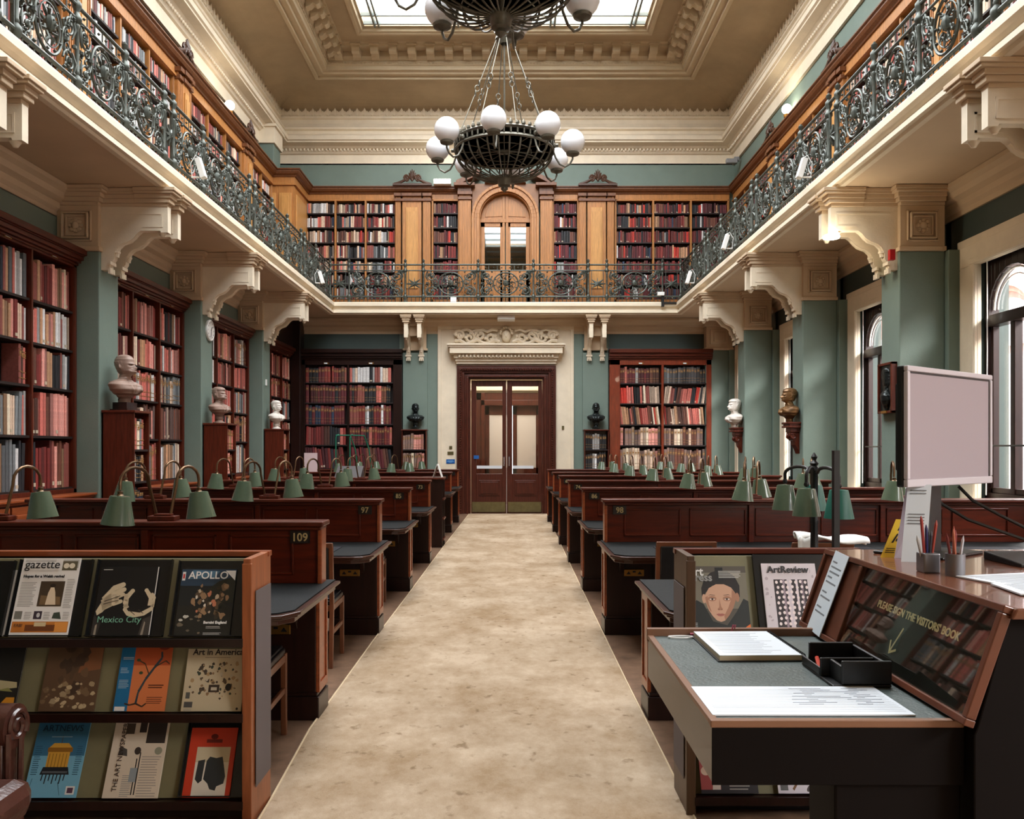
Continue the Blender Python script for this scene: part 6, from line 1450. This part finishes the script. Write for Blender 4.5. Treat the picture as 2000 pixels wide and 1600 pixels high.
obj('pot', MB().box(.945, .983, 1.93, 1.97, CZT, CZT+.045), mat('dull_silver', (130, 130, 134), .35, metal=.6), pc, bevel=.003)
g = random.Random(9)
for k, (dx, dy, h, c) in enumerate(((-.012, 0, .085, (120, 40, 36)), (0, .006, .1, (150, 60, 40)), (.01, -.004, .08, (190, 190, 196)), (.004, .01, .09, (130, 40, 40)), (-.006, -.01, .095, (170, 90, 60)))):
    pe = obj('pencil', MB().tube([(.995+dx*.4, 1.89+dy, CZT+.008), (.995+dx*1.5, 1.89+dy, CZT+h)], .003, 7).tube([(.995+dx*1.5, 1.89+dy, CZT+h), (.995+dx*1.65, 1.89+dy, CZT+h+.011)], .003, 7, r2=.0006), mat('pencil_%d' % k, c, .4), pc)
for k, (dx, h, c) in enumerate(((-.012, .12, (150, 50, 44)), (-.004, .1, (40, 42, 90)), (.004, .085, (60, 60, 66)), (.012, .11, (156, 60, 46)), (-.018, .075, (190, 190, 190)))):
    pe = obj('pen', MB().tube([(.963+dx*.4, 1.95, CZT+.006), (.963+dx*1.4, 1.945, CZT+h)], .0035, 7).tube([(.963+dx*1.4, 1.945, CZT+h), (.963+dx*1.5, 1.945, CZT+h+.01)], .0035, 7, r2=.0008), mat('pen_%d' % k, c, .35), pc)
small('tape_roll', MB().lathe([(.018, 0), (.018, .014), (.01, .014), (.01, 0)], (1.06, 2.02, CZT), 20), BLACK, 'small black tape roll behind the pen pots on the counter', 'tape')
for i, (xa, ya_, w, h, rz, lab) in enumerate(((1.1, 1.82, .2, .15, .25, 'white leaflet lying farther back on the counter at right edge'), (1.1, 1.68, .22, .13, -.12, 'white leaflet lying nearest on the counter at right edge'))):
    t = obj('leaflet', MB().box(-w/2, w/2, -h/2, h/2, .001+.001*i, .004+.001*i), PAPER); t.location = (xa, ya_, CZT); t.rotation_euler = (0, 0, rz); tag(t, lab, 'leaflet')
    m = MB()
    for k in range(9): m.box(-w*.42, w*.3, -h*.4+k*h*.09, -h*.4+k*h*.09+.002, .0052+.001*i, .0054+.001*i)
    obj('printed_lines', m, MATS['grey_print'], t, world=False)
kb = obj('black_console', MB().prism([(2.1, 0), (2.26, 0), (2.26, .022), (2.1, .01)], 'x', 1.2, 1.6), BLACK, bevel=.003); kb.location = (0, 0, CZT); center_origin(kb); kb.location = (1.42, 2.1, CZT); tag(kb, 'black wedge shaped desk unit on the counter behind leaflets', 'console')

# ================================================================ leather armchair, bottom left
r = thing('armchair', 'brown leather scroll armed chair cut off by the bottom left corner', 'armchair', (-1.95, 2.5, 0))
for y in (2.84, 2.06):
    m = MB()
    m.grid(lambda u, v: (-2.5+v*.82, y+.075*math.cos(2*PI*u)+.03, .56+.075*math.sin(2*PI*u)), 20, 8, cu=True)
    m.lathe([(.074, 0), (.07, .012), (.055, .018), (.052, .01), (.03, .014), (.001, .02)], (0, 0, 0), 20) if 0 else None
    m.add([(-1.68, y+.03+.075*math.cos(2*PI*k/20), .56+.075*math.sin(2*PI*k/20)) for k in range(20)], [tuple(range(20))])
    m.box(-2.5, -1.69, y-.03, y+.06, .12, .555)
    a = obj('arm', m, BLEATH, r, smooth=True, bevel=.01)
    m = MB().tube([(-1.675, y+.03+.06*(1-t/26*.8)*math.cos(-.6+t*.42), .56+.06*(1-t/26*.8)*math.sin(-.6+t*.42)) for t in range(27)], .009, 6).tube([(-1.675, y+.05, .53), (-1.675, y+.045, .35), (-1.675, y+.05, .14)], .01, 6)
    m.tube([(-1.675, y-.025, .55), (-1.675, y-.028, .35), (-1.675, y-.025, .14)], .01, 6)
    obj('piping', m, BLEATH, a, smooth=True)
    for x in (-1.75, -2.45): obj('leg', MB().frustum(x-.03, x+.03, y-.02, y+.04, 0, .12, -.005, -.005), MDARK, r)
obj('seat_cushion', MB().box(-2.4, -1.56, 2.12, 2.79, .3, .43), BLEATH, r, bevel=.05)
obj('seat_base', MB().box(-2.4, -1.67, 2.12, 2.8, .12, .31), BLEATH, r, bevel=.01)
obj('backrest', MB().box(-2.62, -2.4, 2.05, 2.88, .12, .95), BLEATH, r, bevel=.06)
# ================================================================ books
def book_geo(mb, B, mi, gm):
    w, h, d = B['w'], B['h'], B['d']; n = 4
    M = Matrix.Translation((B['x'], B['y'], B['z'])) @ Matrix.Rotation(-B['lean'], 4, 'Y')
    P = [(0, d), (0, .006)]+[(w*(.5-.5*math.cos(PI*i/n)), .006-.006*math.sin(PI*i/n)) for i in range(1, n)]+[(w, .006), (w, d)]
    mb.M = M
    mb.prism(P, 'z', 0, h, mi)
    if B['bands']:
        for t in (.14, .3, .7, .86): mb.box(w*.04, w*.96, -.003, .02, h*t, h*t+.007, gm)
        mb.box(w*.12, w*.88, -.0022, .02, h*.74, h*.82, gm)
    elif B.get('lab'):
        mb.box(w*.12, w*.88, -.0022, .02, h*.06, h*.14, gm+1)
BM = [mat('book_%s_%d' % (n.replace(' ', '_'), k), tuple(min(240, int(v*q)) for v in BCOL[n]), .6, var=.25, scale=30) for n in BNAMES for k, q in enumerate((.74, 1, 1.14))]
BAND = mat('book_gilt_bands', (150, 112, 66), .5); BLAB = mat('book_spine_label', (196, 180, 156), .6)
# which books does the camera see, and how large
dg = bpy.context.evaluated_depsgraph_get(); bpy.context.view_layer.update()
cpos = Vector((0, 0, 1.5)); cand = []
for i, B in enumerate(BOOKS):
    B['lab'] = R.random() < .14
    vis = 0
    p = B['M'] @ Vector((B['x']+B['w']/2, B['y']-.02, B['z']+B['h']/2))
    for t in (.2, .5, .85):
        q = B['M'] @ Vector((B['x']+B['w']/2, B['y']-.02, B['z']+B['h']*t))
        if q.y < .5: continue
        px = 997+q.x*1650/q.y; py = 878-(q.z-1.5)*1650/q.y
        if not (-4 < px < 2004 and -4 < py < 1604): continue
        dr_ = (q-cpos); L = dr_.length
        hit, loc, nor, idx, ob, mt = SC.ray_cast(dg, cpos, dr_.normalized(), distance=L-.03)
        if not hit: vis += 1
    B['vis'] = vis
    if vis:
        a = B['M'] @ Vector((B['x'], 0, B['z'])); b = B['M'] @ Vector((B['x']+B['w'], 0, B['z']))
        B['size'] = max(.3, abs(997+a.x*1650/a.y-(997+b.x*1650/b.y)))*B['h']*1650/p.y*vis
        cand.append((B['size'], i))
cand.sort(reverse=True); top = {i for _, i in cand[:300]}
used_labels = set()
gm = len(BM); rest = MB()
for i, B in enumerate(BOOKS):
    mi = BNAMES.index(B['c'])*3+R.choice((0, 0, 1, 1, 2))
    if i in top:
        m = MB(); B2 = dict(B); bx, bz = B['x'], B['z']; B2['x'] = 0; B2['z'] = 0; B2['y'] = 0
        book_geo(m, B2, 0, 1)
        me_mats = [BM[mi], BAND, BLAB]
        o = obj('book', m, me_mats)
        o.matrix_world = B['M'] @ Matrix.Translation((bx, B['y'], bz))
        colw = (' '+B['col']+' column' if B['col'] else '')
        lab = '%s book, %s from left, %s shelf down%s, %s' % (B['c'], ORD[B['k']], B['row'], ','+colw if colw else '', B['case'])
        tag(o, lab, 'book', 'books on the shelves')
    else:
        if B['vis'] == 0 and R.random() < 0: continue
        keep = B['M'].copy(); B2 = dict(B)
        m = MB(); book_geo(m, B2, mi, gm)
        b = len(rest.v); rest.v += [tuple(keep @ Vector(v)) for v in m.v]; rest.f += [tuple(b+k for k in f) for f in m.f]; rest.m += m.m
o = obj('books', rest, BM+[BAND, BLAB])
tag(o, 'thousands of smaller books packed on the farther shelves and upper gallery bookcases', 'books', kind='stuff')
print('BOOKS', len(BOOKS), 'visible', len(cand), 'smallest individual', cand[299][0] if len(cand) > 299 else None)
